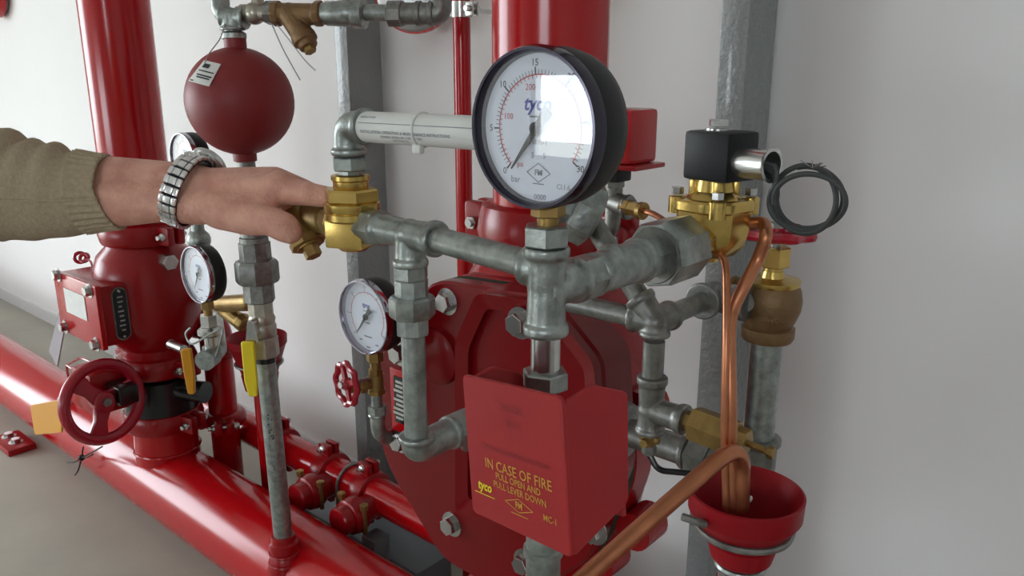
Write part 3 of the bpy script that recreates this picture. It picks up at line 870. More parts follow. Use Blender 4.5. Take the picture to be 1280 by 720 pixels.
# square brass body (riser check) with stacked rounds above it
t = thing('brass_check_valve', 'polished brass valve body with stacked round and hexagon rings under the hand', 'valve', (xs_, YX, zat(xs_, YX, 308)))
zk = lambda py: zat(xs_, YX, py)
part('valve_body', MB().box((xs_, YX, (zk(307) + zk(272)) / 2), .038, .038, zk(272) - zk(307), Matrix.Rotation(radians(22), 3, 'Z'), bev=.0025).lathe((xs_, YX, zk(312)), ZP, [(0, .012), (.006, .019)], 20), BRASS, t)
part('bonnet_disc', MB().lathe((xs_, YX, zk(275)), ZP, [(0, .023), (.002, .0255), (zk(265) - zk(275), .0255), (zk(264) - zk(275), .0245), (zk(262) - zk(275), .0255), (zk(253) - zk(275), .0255), (zk(251) - zk(275), .023)], 36), BRASS, t)
part('hexagon_ring', MB().hexa((xs_, YX, zk(252)), (xs_, YX, zk(235)), .0255, phase=.55), BRASS, t)
part('top_collar', MB().lathe((xs_, YX, zk(236)), ZP, [(0, .015), (.002, .016), (zk(226) - zk(236), .016), (zk(224) - zk(236), .0175), (zk(219) - zk(236), .0175), (zk(218) - zk(236), .016)], 28), BRASS, t)
# dull y strainer on the left of it
j0 = V3(xs_ - .016, YX, ZX - .001)
jn = A(378, 268, YX + .006)
t = thing('y_strainer', 'dull brass strainer gripped between thumb and fingers', 'valve', V3(xs_ - .03, YX, A(390, 325, YX).z))
m = MB().cyl(j0, jn, .0135, 24); dj = (jn - j0).normalized()
m.lathe(j0 + dj * .006, dj, [(0, .0145), (.002, .0165), (.012, .0165), (.014, .0145)], 8)
m.rcone(j0 + dj * .026, .015, jn, .0135)
part('strainer_body', m, BRASSD, t)
l0, l1 = A(372, 276, YX - .004), A(393, 321, YX - .004); dl = (l1 - l0).normalized(); Ll = (l1 - l0).length
m = MB().lathe(l0, dl, [(-.01, .014), (Ll * .45, .016), (Ll * .5, .0165), (Ll * .62, .0165), (Ll * .65, .013), (Ll * .74, .0125)], 24)
part('strainer_leg', m, BRASSD, t)
part('strainer_plug', MB().hexa(l0 + dl * (Ll * .72), l1, .0085, phase=.3).lathe(l0 + dl * (Ll * .48), dl, [(0, .016), (.001, .018), (.008, .018), (.009, .016)], 8), BRASSD, t)
# above the brass body: hex, elbow, labelled pipe
nut('grey hexagon nipple on top of the polished brass valve', V3(xs_, YX, zk(219)), V3(xs_, YX, zk(212)), .011, ph=.2, name='pipe_nipple')
nut('grey hexagon nut under the galvanised elbow', V3(xs_, YX, zk(213)), V3(xs_, YX, zk(196)), .0165, ph=.45, name='hex_nut')
ze = zk(157)
xe2 = xat(457, YX, ze)
bend('grey galvanised elbow above the polished brass valve', (xs_, YX, ze), -ZP, ze - zk(194), XP, xe2 - xs_ + .002, .0135, bead=1.2, rad=.022)
xe3 = xat(640, YX + .03, ze)
t = thing('labelled_pipe', 'grey pipe wrapped in a white instruction label', 'pipe', (xe2, YX, ze - .014))
LP0, LP1 = V3(xe2 - .004, YX, ze), V3(xe2 + .17, YX + .012, ze)
part('pipe_body', MB().cyl(LP0 - (LP1 - LP0) * .03, LP1 + (LP1 - LP0) * .12, .0107, 24), GALV, t)
dlp = (LP1 - LP0).normalized(); rl = .0133
lw = part('paper_wrap', MB().cyl(LP0 + dlp * .004, LP1, rl, 32), PAPER, t, 'white printed wrap')
def on_pipe(o, d, r, pts, fs, mb, up=ZP, th0=0):
    d, u, v = frame(d, up); sd = u.cross(d)  # text up is +Z at top, faces -Y
    out = []
    for x, y in pts:
        a = y / r + th0
        n_ = (-YP) * cos(a) + ZP * sin(a)
        n_ = (n_ - d * n_.dot(d)).normalized()
        out.append(o + d * x + n_ * r)
    mb.add(out, fs)
m = MB()
for body, sz, x, y in (('INSTALLATION, OPERATING & MAINTENANCE INSTRUCTIONS', .0036, .062, -.003), ('GENERAL INDEX NO. 7-30 NO. 2001', .0030, .058, -.0068), ('THE TYCO CO.', .0028, .056, -.0102), ('INSTRUCTIONS', .0026, .018, .010)):
    vs, fs = text_mesh(body, sz, bold=.00005); on_pipe(LP0, dlp, rl + .0003, [(x + a, y + b) for a, b in vs], fs, m)
part('label_print', m, INKG, lw, 'small printed lines')
m = MB(); n = 20
for i in range(n):
    xa, xb2 = .008 + .15 * i / n, .008 + .15 * (i + 1) / n
    on_pipe(LP0, dlp, rl + .0003, [(xa, .0042), (xb2, .0042), (xb2, .0048), (xa, .0048)], [(0, 1, 2, 3)], m)
part('label_rule', m, INKG, lw)
m = MB().torus(LP0 + dlp * .072, dlp, rl + .0005, .0012, 32, 6); q = LP0 + dlp * .072 + V3(0, -.006, -.015); m.box(q, .010, .006, .008, bev=.002)
part('cable_tie', m, PAPER, t, 'clear plastic cable tie')
# --- down leg from the small tee
nut('grey hexagon nipple under the smaller tee', V3(xt1, YX, zv(349)), V3(xt1, YX, zv(331)), .0155, ph=.15, name='hex_nipple')
union('grey union with a wide faceted nut on the down pipe beside the gauge', V3(xt1, YX, zv(418)), ZP, zv(348) - zv(418), .0205, ph=.1)
zeb = zv(560)
pipe('grey galvanised down pipe with worn lettering in front of the valve cover', V3(xt1, YX, zeb + .012), V3(xt1, YX, zv(416)), .0107)
yel = yat(566, xt1, zeb)
bend('grey elbow turning from the down pipe into the red valve cover', (xt1, YX, zeb), ZP, zv(543) - zeb, YP, yel - YX, .0145, rad=.024)
nut('grey hexagon nipple screwed into the red valve cover', V3(xt1, yel - .002, zeb), V3(xt1, yel + .026, zeb), .0165, ph=.5, name='hex_nipple')
pipe('short dull nipple between the lower elbow and the valve cover', V3(xt1, yel + .02, zeb), A(584, 561, .775), .0107, GALD, 'pipe_nipple')

# --- gauge stand with little red handwheel
gx, gy, gR = G2
gz = lambda py: zat(gx, gy, py)
t = thing('gauge_cock', 'small brass gauge cock with a scalloped red handwheel', 'valve', (gx, gy, gz(496)))
part('cock_body', MB().hexa((gx, gy, gz(470)), (gx, gy, gz(461)), .011).cyl((gx, gy, gz(492)), (gx, gy, gz(468)), .0115, 16).hexa((gx, gy, gz(492)), (gx, gy, gz(486)), .014).cyl((gx, gy, gz(478)), (gx - .012, gy - .045, gz(478)), .008, 14).hexa((gx - .004, gy - .016, gz(478)), (gx - .007, gy - .026, gz(478)), .012), BRASSD, t)
hc = A(433, 480, gy - .05); hx = (hc - V3(gx, gy, gz(478))).normalized()
hx = V3(-.15, -1, .05).normalized()
w_, u, v = frame(hx); wh = MB()
Rw = .030
rs = []
for i in range(60):
    a = 2 * pi * i / 60; R_ = Rw * (1 + .07 * cos(8 * a)); d = u * cos(a) + v * sin(a)
    rs.append([hc + d * (R_ + .0048 * cos(2 * pi * k / 8)) + w_ * (.0048 * sin(2 * pi * k / 8)) for k in range(8)])
wh.rings(rs, closed=True)
for k in range(4):
    a = pi / 2 * k + .4; d = u * cos(a) + v * sin(a); wh.prism([(.006, -.0045), (.006, .0045), (Rw, .004), (Rw, -.004)], hc - w_ * .003, d, w_.cross(d), w_, .006, .001)
wh.lathe(hc - w_ * .006, w_, [(0, .009), (.010, .009), (.012, .007)], 16)
part('handwheel', wh, REDW, t, 'scalloped red handwheel')
part('wheel_nut', MB().hexa(hc + w_ * .005, hc + w_ * .011, .006).cyl(hc + w_ * .01, hc - w_ * .05, .004, 10), STEEL, t)
pipe('short grey nipple under the brass gauge cock', V3(gx, gy, gz(512)), V3(gx, gy, gz(491)), .0085, GALV, 'pipe_nipple')
nut('thin grey hexagon collar under the brass gauge cock', V3(gx, gy, gz(517)), V3(gx, gy, gz(507)), .0145, ph=.1, name='hex_nut')
ep = V3(gx + .004, gy, gz(547)); e2 = A(506, 557, gy + .01)
m = MB().tube(fillet([(gx, gy, gz(515)), (gx, gy, gz(540)), A(482, 547, gy + .03), A(500, 554, .86)], .025, 8), .0115, 20)
m.torus((gx, gy, gz(518)), ZP, .0115, .003, 24, 8)
solo('pipe_elbow', m, GALV, 'grey elbow curving from the gauge cock to the deluge valve', 'pipe fitting')

# ================================================================== RED RELEASE BOX (pose recovered from its four corners)
LC = V((-.31034, .35743, 1.03748))
LM = Matrix.Rotation(radians(-12.08), 3, 'Z') @ Matrix.Rotation(radians(-2.34), 3, 'X') @ Matrix(((cos(radians(9.69)), 0, -sin(radians(9.69))), (0, 1, 0), (sin(radians(9.69)), 0, cos(radians(9.69)))))
LW, LH = .1062, .0993
lu, lv, ln = LM @ XP, LM @ ZP, LM @ -YP
t = thing('manual_release_box', 'red plastic manual release box with yellow emergency lettering', 'box', LC - V((0, 0, LH / 2 + .004)))
lid = MB().prism([(p[0], p[1]) for p in roundrect(LW / 2, LH / 2, .004)], LC, lu, lv, -ln, .004, .0008)
lidp = part('front_lid', lid, REDP, t)
bd = .058
M4 = Matrix((lu, -ln, lv)).transposed()
def on_plane(px, py, o_, n_):
    d_ = ray(px, py); return CAM + d_ * ((o_ - CAM).dot(n_) / d_.dot(n_))
wo = LC + lu * (LW / 2 - .004)
wing = [((p - wo).dot(-ln), (p - wo).dot(lv)) for p in [on_plane(px, py, wo, lu) for px, py in ((700, 503), (737, 480), (780, 489), (781, 625), (714, 694))]]
wing[0] = (.003, wing[0][1]); wing[-1] = (.003, wing[-1][1])
part('side_panel', MB().prism(rounded_poly(wing, .004), wo, -ln, lv, lu, .004, .0008), REDP, t)
wdep = wing[2][0]
part('side_panel', MB().prism(rounded_poly([(x_ * .9, y_) for x_, y_ in wing], .004), LC - lu * (LW / 2 - .001), -ln, lv, lu, .004, .0008), REDP, t)
part('back_panel', MB().box(LC - ln * (wdep * .9) - lv * .012, LW - .008, .003, LH - .045, M4), REDP, t)
tx = MB(); o = LC + ln * .0004
for body, sz, x, y in (('IN CASE OF FIRE', .0098, .004, -.0085), ('PULL OPEN AND', .0064, .004, -.0152), ('PULL LEVER DOWN', .0064, .005, -.0214), ('MC-1', .0060, .036, -.0305)):
    put_text(tx, body, sz, o + lu * x + lv * y, lu, lv, bold=.00008)
put_text(tx, 'FM', .0062, o + lu * .004 + lv * -.0300, lu, lv, bold=.0002)
flatbar(tx, o, lu, lv, .004, -.0362, .009, .0003)
dm = [(-.011, -.0300), (.004, -.0255), (.019, -.0300), (.004, -.0345)]
for i in range(4):
    a, b = dm[i], dm[(i + 1) % 4]; flatbar(tx, o, lu, lv, (a[0] + b[0]) / 2, (a[1] + b[1]) / 2, .0079, .0003, atan2(b[1] - a[1], b[0] - a[0]))
part('emergency_lettering', tx, YELLOWP, lidp, 'yellow lettering IN CASE OF FIRE PULL OPEN AND PULL LEVER DOWN')
tx = MB(); put_text(tx, 'tyco', .0092, o + lu * -.0345 + lv * -.0262, lu, lv, shear=.2, bold=.0003)
flatbar(tx, o, lu, lv, -.035, -.0322, .012, .0003)
part('brand_lettering', tx, YELLOW, lidp, 'bright yellow tyco lettering')
tx = MB()
put_text(tx, 'MODEL', .0075, o + lu * .004 + lv * .0335, lu, lv); put_text(tx, 'MC-1', .0075, o + lu * .004 + lv * .024, lu, lv)
put_text(tx, 'MANUAL CONTROL STATION', .0052, o + lu * .002 + lv * .003, lu, lv)
part('faded_lettering', tx, FADED, lidp, 'faded embossed lettering')
part('side_hole', MB().lathe(LC + lu * (LW / 2 - .0015) - lv * .040 - ln * .02, lu, [(0, .0022), (.0008, .0022)], 12), BLACK, t)
pb = A(690, 700, Y0)
m = MB().lathe((X0, Y0, zat(X0, Y0, 735)), ZP, [(0, .0135), (.03, .0135), (.031, .0155), (.037, .0155), (.038, .0135), (.075, .0125)], 28)
solo('pipe_socket', m, GALV, 'grey socket sticking out below the red release box', 'pipe fitting')

# ================================================================== DARK PIPE CROSS AND DRAIN ON THE RIGHT
YC = .66
CC = A(819, 402, YC)
xc, zc_ = CC.x, CC.z
rq = .0108
d45 = (A(735, 270, YC) - A(812, 388, YC)).normalized()
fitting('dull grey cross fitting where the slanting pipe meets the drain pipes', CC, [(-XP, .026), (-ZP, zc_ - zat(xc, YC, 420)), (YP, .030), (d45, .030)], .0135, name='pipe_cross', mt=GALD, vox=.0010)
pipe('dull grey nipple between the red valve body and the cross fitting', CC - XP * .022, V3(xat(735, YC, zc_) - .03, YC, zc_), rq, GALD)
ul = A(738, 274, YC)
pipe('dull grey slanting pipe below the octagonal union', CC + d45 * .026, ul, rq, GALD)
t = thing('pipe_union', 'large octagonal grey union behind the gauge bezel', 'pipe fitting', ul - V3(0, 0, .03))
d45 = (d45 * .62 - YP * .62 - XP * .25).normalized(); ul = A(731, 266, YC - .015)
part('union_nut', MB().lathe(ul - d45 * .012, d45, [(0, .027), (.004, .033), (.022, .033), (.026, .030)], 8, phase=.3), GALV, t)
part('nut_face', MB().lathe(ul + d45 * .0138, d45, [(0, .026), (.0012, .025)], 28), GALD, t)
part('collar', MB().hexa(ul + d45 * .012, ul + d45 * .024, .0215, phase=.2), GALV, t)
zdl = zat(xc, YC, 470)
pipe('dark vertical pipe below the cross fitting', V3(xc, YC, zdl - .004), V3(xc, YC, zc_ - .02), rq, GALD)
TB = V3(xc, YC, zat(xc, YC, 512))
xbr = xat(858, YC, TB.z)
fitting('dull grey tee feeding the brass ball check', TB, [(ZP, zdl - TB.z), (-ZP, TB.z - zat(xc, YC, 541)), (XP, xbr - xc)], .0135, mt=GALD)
x1_, x2_, x3_, x4_ = [xat(q, YC, TB.z - .003) for q in (866, 920, 935, 968)]
t = thing('brass_check', 'dull brass hexagon check valve with a thin threaded stem', 'valve', (x1_, YC, TB.z - .02))
part('check_body', MB().hexa((xbr - .004, YC, TB.z), (x1_ + .004, YC, TB.z), .010).hexa((x1_, YC, TB.z), (x2_, YC, TB.z - .003), .0178, phase=.3).hexa((x2_ - .001, YC, TB.z - .003), (x3_, YC, TB.z - .004), .0135), BRASSD, t)
part('stem', MB().cyl((x3_, YC, TB.z - .004), (x4_ - .003, YC, TB.z - .006), .0032, 12).hexa((x4_ - .006, YC, TB.z - .006), (x4_, YC, TB.z - .006), .006), BRASSD, t)
# drain line just behind
YD = .74
q0 = A(800, 545, YD); zq = q0.z
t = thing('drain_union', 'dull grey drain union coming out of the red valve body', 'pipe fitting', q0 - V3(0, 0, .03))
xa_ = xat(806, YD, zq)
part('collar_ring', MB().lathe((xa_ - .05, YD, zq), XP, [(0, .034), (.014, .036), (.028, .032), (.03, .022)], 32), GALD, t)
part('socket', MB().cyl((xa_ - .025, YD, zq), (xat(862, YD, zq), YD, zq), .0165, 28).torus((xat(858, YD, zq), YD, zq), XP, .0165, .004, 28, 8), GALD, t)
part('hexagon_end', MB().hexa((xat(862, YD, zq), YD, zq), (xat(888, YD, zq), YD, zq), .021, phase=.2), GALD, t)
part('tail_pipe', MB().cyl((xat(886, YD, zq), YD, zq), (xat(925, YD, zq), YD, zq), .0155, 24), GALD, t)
t = thing('brass_tap', 'tiny brass tap with a bent black tube below the dull tee', 'valve', A(829, 575, YC))
bz_ = zat(xc, YC, 548)
part('tap_body', MB().cyl((xc, YC, zat(xc, YC, 543)), (xc, YC, zat(xc, YC, 556)), .006, 14).hexa((xc - .011, YC, bz_), (xc + .011, YC, bz_), .004).hexa((xc, YC - .004, bz_ - .002), (xc, YC - .012, bz_ - .002), .005), BRASSD, t)
part('tube_nut', MB().hexa((xc, YC, zat(xc, YC, 556)), (xc, YC, zat(xc, YC, 567)), .0075), GALD, t)
part('black_tube', MB().tube(fillet([(xc, YC, zat(xc, YC, 566)), A(822, 588, YC), A(868, 592, YC + .01)], .014, 8), .0032, 10), BLACKE, t)
# pipe to the globe valve
YG = .82
GV = A(963, 378, YG); xg, zg = GV.x, GV.z
lk = A(900, 362, YG - .02)
m = MB(); a0 = CC + YP * .028; a1 = V3(xc, yat(886, xc, zc_ + .004), zc_)
pipe('short dull pipe from the cross fitting towards the elbow', a0, a1, rq, GALD, 'pipe_nipple')
EL = V3(xc, a1.y + .012, zc_)
fitting('dull grey elbow beside the bronze angle valve', EL, [(-YP, .028), (XP, .040)], .0175, name='pipe_elbow', mt=GALD)
pipe('short dull nipple into the bronze angle valve', EL + XP * .034, V3(xg - .02, YG - .004, zc_ - .002), rq * 1.1, GALD, 'pipe_nipple')
zg_ = lambda py: zat(xg, YG, py)
t = thing('angle_valve', 'round bronze angle valve with a red wheel on the thick drain pipe', 'valve', (xg, YG, zg_(427)))
rg = .0335
bv = MB().lathe((xg, YG, zg_(424)), ZP, [(0, .0262), (.004, .0285), (zg_(408) - zg_(424), .0285), (zg_(406) - zg_(424), .025), (zg_(398) - zg_(424), .0285), (zg_(386) - zg_(424), .0325), (zg_(374) - zg_(424), .0335), (zg_(362) - zg_(424), .0315), (zg_(354) - zg_(424), .028)], 40)
bv.cyl((xg, YG, zg_(378)), (xg - .046, YG - .004, zg_(376)), .019, 24).torus((xg - .042, YG - .004, zg_(376)), XP, .017, .005, 24, 8)
part('valve_body', bv, BRONZE, t)
m = MB(); vs, fs = text_mesh('200WOG', .0075, bold=.0002)
for k, yy in enumerate((0, -.0105)):
    out = []
    for x_, y_ in vs:
        a = x_ / .0335 + radians(-65); r_ = .0338
        out.append(V3(xg + r_ * cos(a), YG + r_ * sin(a), zg_(378) + y_ + yy))
    m.add(out, fs)
part('cast_lettering', m, BRONZE, t)
part('bonnet', MB().lathe((xg, YG, zg_(356)), ZP, [(0, .0285), (.003, .030), (zg_(349) - zg_(356), .030), (zg_(348) - zg_(356), .024), (zg_(346) - zg_(356), .013), (zg_(338) - zg_(356), .011)], 32).hexa((xg, YG, zg_(333)), (xg, YG, zg_(308)), .0165, phase=.2).cyl((xg, YG, zg_(340)), (xg, YG, zg_(331)), .0105, 20), BRASS, t)
part('valve_stem', MB().cyl((xg, YG, zg_(308)), (xg, YG, zg_(280)), .005, 12).hexa((xg, YG, zg_(287)), (xg, YG, zg_(278)), .0085), GALV, t)
wh = MB(); wc = V3(xg, YG, zg_(291)); rs = []
for i in range(72):
    a = 2 * pi * i / 72; R_ = .036 * (1 + .07 * cos(9 * a)); d = V3(cos(a), sin(a), 0)
    rs.append([wc + d * (R_ + .0055 * cos(2 * pi * k / 8)) + ZP * (.0055 * sin(2 * pi * k / 8)) for k in range(8)])
wh.rings(rs, closed=True)
for k in range(4):
    a = pi / 2 * k + .5; d = V3(cos(a), sin(a), 0); wh.prism([(.005, -.005), (.005, .005), (.035, .0045), (.035, -.0045)], wc - ZP * .003, d, V3(-d.y, d.x, 0), ZP, .006, .001)
wh.lathe(wc - ZP * .004, ZP, [(0, .010), (.010, .009)], 16)
part('handwheel', wh, REDW, t, 'scalloped red handwheel')
zpb = zg_(552)
pipe('thick grey drain pipe below the bronze angle valve', V3(xg, YG, zpb), V3(xg, YG, zg_(420)), .0172)
m = MB().lathe((xg, YG, zg_(600)), ZP, [(0, .0215), (zg_(555) - zg_(600), .0215), (zg_(553) - zg_(600), .0255), (zg_(546) - zg_(600), .0255), (zg_(545) - zg_(600), .018)], 32)
m.sphere((xg, YG, zg_(595)), .0225, 24); m.cyl((xg, YG, zg_(590)), (xg - .06, YG, zg_(590)), .0215, 28)
solo('pipe_elbow', m, GALD, 'wide grey elbow at the foot of the thick drain pipe', 'pipe fitting', remesh=.0012, sm=4)

# ================================================================== DRAIN FUNNELS
def funnel(c, R, h, rb, wall=.004):
    """c = rim centre (top)"""
    m = MB(); n = 56; c = V(c); prof = [(0, R - .002), (-.001, R), (-.021, R * .985), (-.024, R * .95), (-h * .66, R * .60), (-h * .68, R * .63), (-h * .93, R * .54), (-h, R * .42), (-h, R * .34), (-h * .75, R * .40), (-.002, R * .94)]
    rs = [[c + V3(r * cos(2 * pi * k / n), r * sin(2 * pi * k / n), z) for k in range(n)] for z, r in prof]
    return m.rings(rs, closed=True)
YF_ = .66
fc = A(933, 612, YF_); Rf = 71 * pix(fc)[2] / 1000 / 1.0
zf = fc.z; hf = zf - zat(fc.x, YF_, 700)
fx, fy = fc.x, YF_
t = thing('drain_funnel', 'dark red plastic drain funnel with copper tubes ending in it', 'funnel', (fx, fy, zf - hf))
part('funnel_cone', funnel(fc, Rf, hf, .022), REDF, t)
part('outlet_nipple', MB().cyl((fx, fy, zf - hf - .03), (fx, fy, zf - hf + .004), .0205, 24).torus((fx, fy, zf - hf - .004), ZP, .021, .004, 28, 8), GALV, t)
pipe('red drop pipe below the copper fed funnel', V3(fx, fy, 0), V3(fx, fy, zf - hf - .02), .0215, RED, 'drop_pipe')
zr_ = zf - hf * .50; Rr = Rf * .82
pts = [A(853, 646, YF_ - .06), A(880, 655, YF_ - .055)]
for k in range(17):
    a = radians(215 + 200 * k / 16); pts.append(V3(fx + Rr * cos(a), fy + Rr * sin(a), zr_ + .012 * max(0, (k - 11) / 5)))
m = MB().tube(smooth_path(pts, 3), .0036, 10)
solo('rod_hanger', m, GALD, 'bent steel rod holding the copper fed funnel', 'hanger')
m = MB()
m.tube(smooth_path([A(905, 617, fy - .012), A(910, 626, fy - .012), A(926, 629, fy - .012), A(935, 625, fy - .010), A(937, 621, fy - .010)]), [.001] * 20 + [.003] * 13, 6)
solo('paper_scrap', m, PAPER, 'small pale scrap stuck inside the copper fed funnel', 'scrap')
ff = A(321, 420, 1.09)
t = thing('drain_funnel', 'small red funnel on a thin pipe behind the yellow lever', 'funnel', (ff.x, 1.09, 0))
Rf2 = 36.5 * pix(ff)[2] / 1000
part('funnel_cone', funnel(ff, Rf2, .16, .018), REDF, t)
part('pipe_body', MB().cyl((ff.x, 1.09, 0), (ff.x, 1.09, ff.z - .14), .0215, 24), RED, t)
m = MB().torus((ff.x, 1.09, ff.z - .075), ZP, Rf2 * .78, .004, 28, 8)
part('hanger_ring', m, GALD, t)

# ================================================================== COPPER TUBES
pts = [A(930, 281, ys + .01), A(944, 279, ys + .012), A(955, 280, ys + .01), A(957, 296, ys), A(947, 325, ys), A(930, 358, ys - .015), A(916, 388, .650), A(912, 420, .640), A(913, 500, .630), A(914, 570, .630), A(916, 640, .632)]
solo('copper_tube', MB().tube(smooth_path(pts, 6), .0058, 14), COPPER, 'thick copper tube looping from the solenoid valve into the funnel', 'tube')
pts = [A(893, 318, ys - .012), A(900, 319, ys - .014), A(906, 328, ys - .016), A(908, 350, ys - .024), A(908, 420, .632), A(906, 500, .624), A(906, 560, .624), A(908, 638, .626)]
solo('copper_tube', MB().tube(smooth_path(pts, 6), .0036, 12), COPPER, 'thin copper tube running beside the thicker one into the funnel', 'tube')
pts = [V3(X0, Y0, zat(X0, Y0, 728)), V3(X0 + .001, Y0 + .002, zat(X0, Y0, 748)), A(704, 746, Y0 + .014), A(735, 718, .47), A(820, 643, .53), A(885, 586, .585), A(905, 570, .605), A(918, 566, .62), A(926, 574, .63), A(927, 592, .635), A(926, 636, .637)]
solo('copper_tube', MB().tube(smooth_path(pts, 6), .0078, 16), COPPER, 'fat copper tube slanting up in front of the valve into the funnel', 'tube')

# ================================================================== ALARM SWITCH BEHIND THE GAUGE
YS = .80
a_, b_ = A(790, 137, YS), A(795, 208, YS)
bw = .10
t = thing('pressure_switch', 'red boxed pressure switch half hidden behind the large gauge', 'switch', (a_.x - bw / 2, YS, b_.z))
part('switch_cover', MB().box((a_.x - bw / 2, YS + .03, (a_.z + b_.z) / 2), bw, .06, a_.z - b_.z, bev=.006), RED, t)
part('switch_base', MB().box((a_.x - bw / 2 + .004, YS + .03, b_.z - .003), bw + .012, .068, .006, bev=.002), REDC, t)
sx_ = xat(768, YS + .03, b_.z - .01); zsw = lambda py: zat(sx_, YS + .03, py)
part('black_boss', MB().box((sx_, YS + .03, (zsw(209) + zsw(226)) / 2), .032, .03, zsw(209) - zsw(226), bev=.003), BLACK, t)
m = MB().hexa((sx_, YS + .03, zsw(226)), (sx_, YS + .03, zsw(234)), .013).cyl((sx_, YS + .03, zsw(232)), (sx_, YS + .03, zsw(262)), .011, 20).cyl((sx_, YS + .03, zsw(252)), (sx_ + .03, YS + .02, zsw(255)), .013, 20).torus((sx_ + .028, YS + .02, zsw(255)), XP, .012, .004, 24, 8)
m.tube(fillet([(sx_, YS + .03, zsw(258)), (sx_, YS + .03, zsw(290)), (XRR + .06, YR - .06, zsw(300))], .02, 6), .0105, 16)
solo('pipe_tee', m, GALD, 'small dull tee under the red boxed pressure switch', 'pipe fitting')
k0 = A(783, 259, YS + .01)
t = thing('capillary_tube', 'thin copper capillary with dark compression nut behind the brass solenoid', 'tube', k0)
part('compression_nut', MB().hexa(A(779, 258, YS + .015), A(789, 260, YS + .01), .010).hexa(A(789, 260, YS + .01), A(805, 264, YS), .009).lathe(A(800, 263, YS + .002), (1, -.2, -.05), [(0, .0105), (.006, .0105)], 16), BRASSD, t)
part('tube', MB().tube(smooth_path([A(803, 263, YS), A(818, 268, YS - .01), A(832, 277, YS - .03), A(846, 288, YS - .05)], 6), .0035, 10), COPPER, t)

# ================================================================== STAND PIPE WITH AIR CHAMBER
YP2 = .87
PB, PT = A(356, 690, YP2), A(300, 124, YP2)
LEAN = (PT - PB).normalized()
def s2(py): return PB + LEAN * bis(lambda t_: pix(PB + LEAN * t_)[1] - py, -.3, 2.0)
xp2 = PB.x; z2 = lambda py: s2(py).z
def q2(z): return PB + LEAN * ((z - PB.z) / LEAN.z)
t = thing('header_outlet', 'red threaded outlet socket on the header under the stand pipe', 'pipe fitting', (xp2, YP2, ZH + .06))
part('socket', MB().lathe((xp2, YP2, ZH + .05), ZP, [(0, .042), (z2(700) - ZH - .05, .036), (z2(692) - ZH - .05, .034), (z2(690) - ZH - .05, .031), (z2(682) - ZH - .05, .033), (z2(676) - ZH - .05, .033), (z2(674) - ZH - .05, .028), (z2(668) - ZH - .05, .026)], 32).torus(s2(700), ZP, .034, .005, 32, 8).torus(s2(689), ZP, .032, .004, 32, 8), REDC, t)
t = thing('stand_pipe', 'tall spotted galvanised stand pipe rising from the header', 'pipe', s2(672))
part('pipe_body', MB().cyl(s2(672), s2(450), .0205, 32), GALV, t)
part('thread_ring', MB().cyl(s2(452), s2(444), .021, 28), BLACKE, t)
dots = MB(); dr = (CAM - V3(xp2, YP2, .6)); dr.z = 0; dr.normalize(); qq = V3(-dr.y, dr.x, 0)
for (u_, py) in [(-.002 + random.uniform(-.006, .004), 522 + random.uniform(-12, 22)) for _ in range(14)] + [(random.uniform(-.006, .004), 570 + random.uniform(-6, 26)) for _ in range(8)]:
    n_ = (dr * cos(u_ / .0205) + qq * sin(u_ / .0205)); s_ = random.uniform(.0008, .0016); o = s2(py) + n_ * .0208
    flatbar(dots, o, n_.cross(ZP), ZP, 0, 0, s_, s_ * 1.2)
part('paint_specks', dots, INKB, t)['kind'] = 'stuff'
t = thing('ball_valve', 'nickel ball valve with a bright yellow lever on the stand pipe', 'valve', s2(446))
NICK = mat('nickel_plate', (.46, .43, .36), .33, .85, var=.25, vscale=60)
vb = MB().hexa(s2(445), s2(420), .030, phase=.3, n=8).lathe(s2(421), LEAN, [(0, .024), (z2(418) - z2(421), .028), (z2(407) - z2(421), .029), (z2(404) - z2(421), .026), (z2(398) - z2(421), .0285), (z2(393) - z2(421), .025)], 28).hexa(s2(396), s2(376), .026, phase=.5, n=8)
part('valve_body', vb, NICK, t)
lv0, lv1, lv2 = A(313, 404, YP2 - .04), A(310, 430, YP2 - .05), A(310, 492, YP2 - .05)
sdv = (RT - ZP * RT.dot(ZP)).normalized()
part('lever_arm', MB().prism([(-.006, 0), (.010, 0), (.013, -.03), (.013, lv1.z - lv0.z), (-.013, lv1.z - lv0.z), (-.011, -.03)], lv0, sdv, ZP, V3(sdv.y, -sdv.x, 0), .003).cyl(lv0 + V3(0, 0, -.002), q2(lv0.z), .008, 14), STEEL, t)
Lh = lv1.z - lv2.z
lev = MB().prism(rounded_poly([(-.013, .006), (-.013, -Lh * .7), (-.007, -Lh), (.011, -Lh), (.014, -Lh * .7), (.0135, .006)][::-1], .004), lv1 - V3(sdv.y, -sdv.x, 0) * .002, sdv, ZP, V3(sdv.y, -sdv.x, 0), .008, .002)
part('lever_sleeve', lev, YELLOW, t, 'bright yellow lever sleeve')
union('big dull grey union on the stand pipe under the hand', s2(377), LEAN, z2(302) - z2(377), .0445, GALD, ph=.15)
m = MB()
for (p_a, p_b, r_) in ((304, 296, .029), (296, 290, .026), (290, 284, .031), (284, 240, .024), (240, 190, .0175)):
    m.cyl(s2(p_a), s2(p_b), r_, 28, ch=.001)
solo('pipe_nipple', m, GALD, 'dull grey nipples of the stand pipe hidden behind the hand', 'pipe fitting')
# bronze strainer side fitting behind the stand pipe
m = MB(); p = A(292, 385, .93)
m.rcone(A(274, 380, .93), .020, A(312, 378, .92), .020).rcone(A(280, 388, .93), .016, A(304, 404, .94), .020).lathe(A(300, 400, .935), A(310, 408, .94) - A(300, 400, .935), [(0, .022), (.02, .022), (.024, .015)], 8)
solo('y_strainer', m, BRASSD, 'dull brass strainer between the lower gauge and the stand pipe', 'valve', remesh=.002, sm=4)
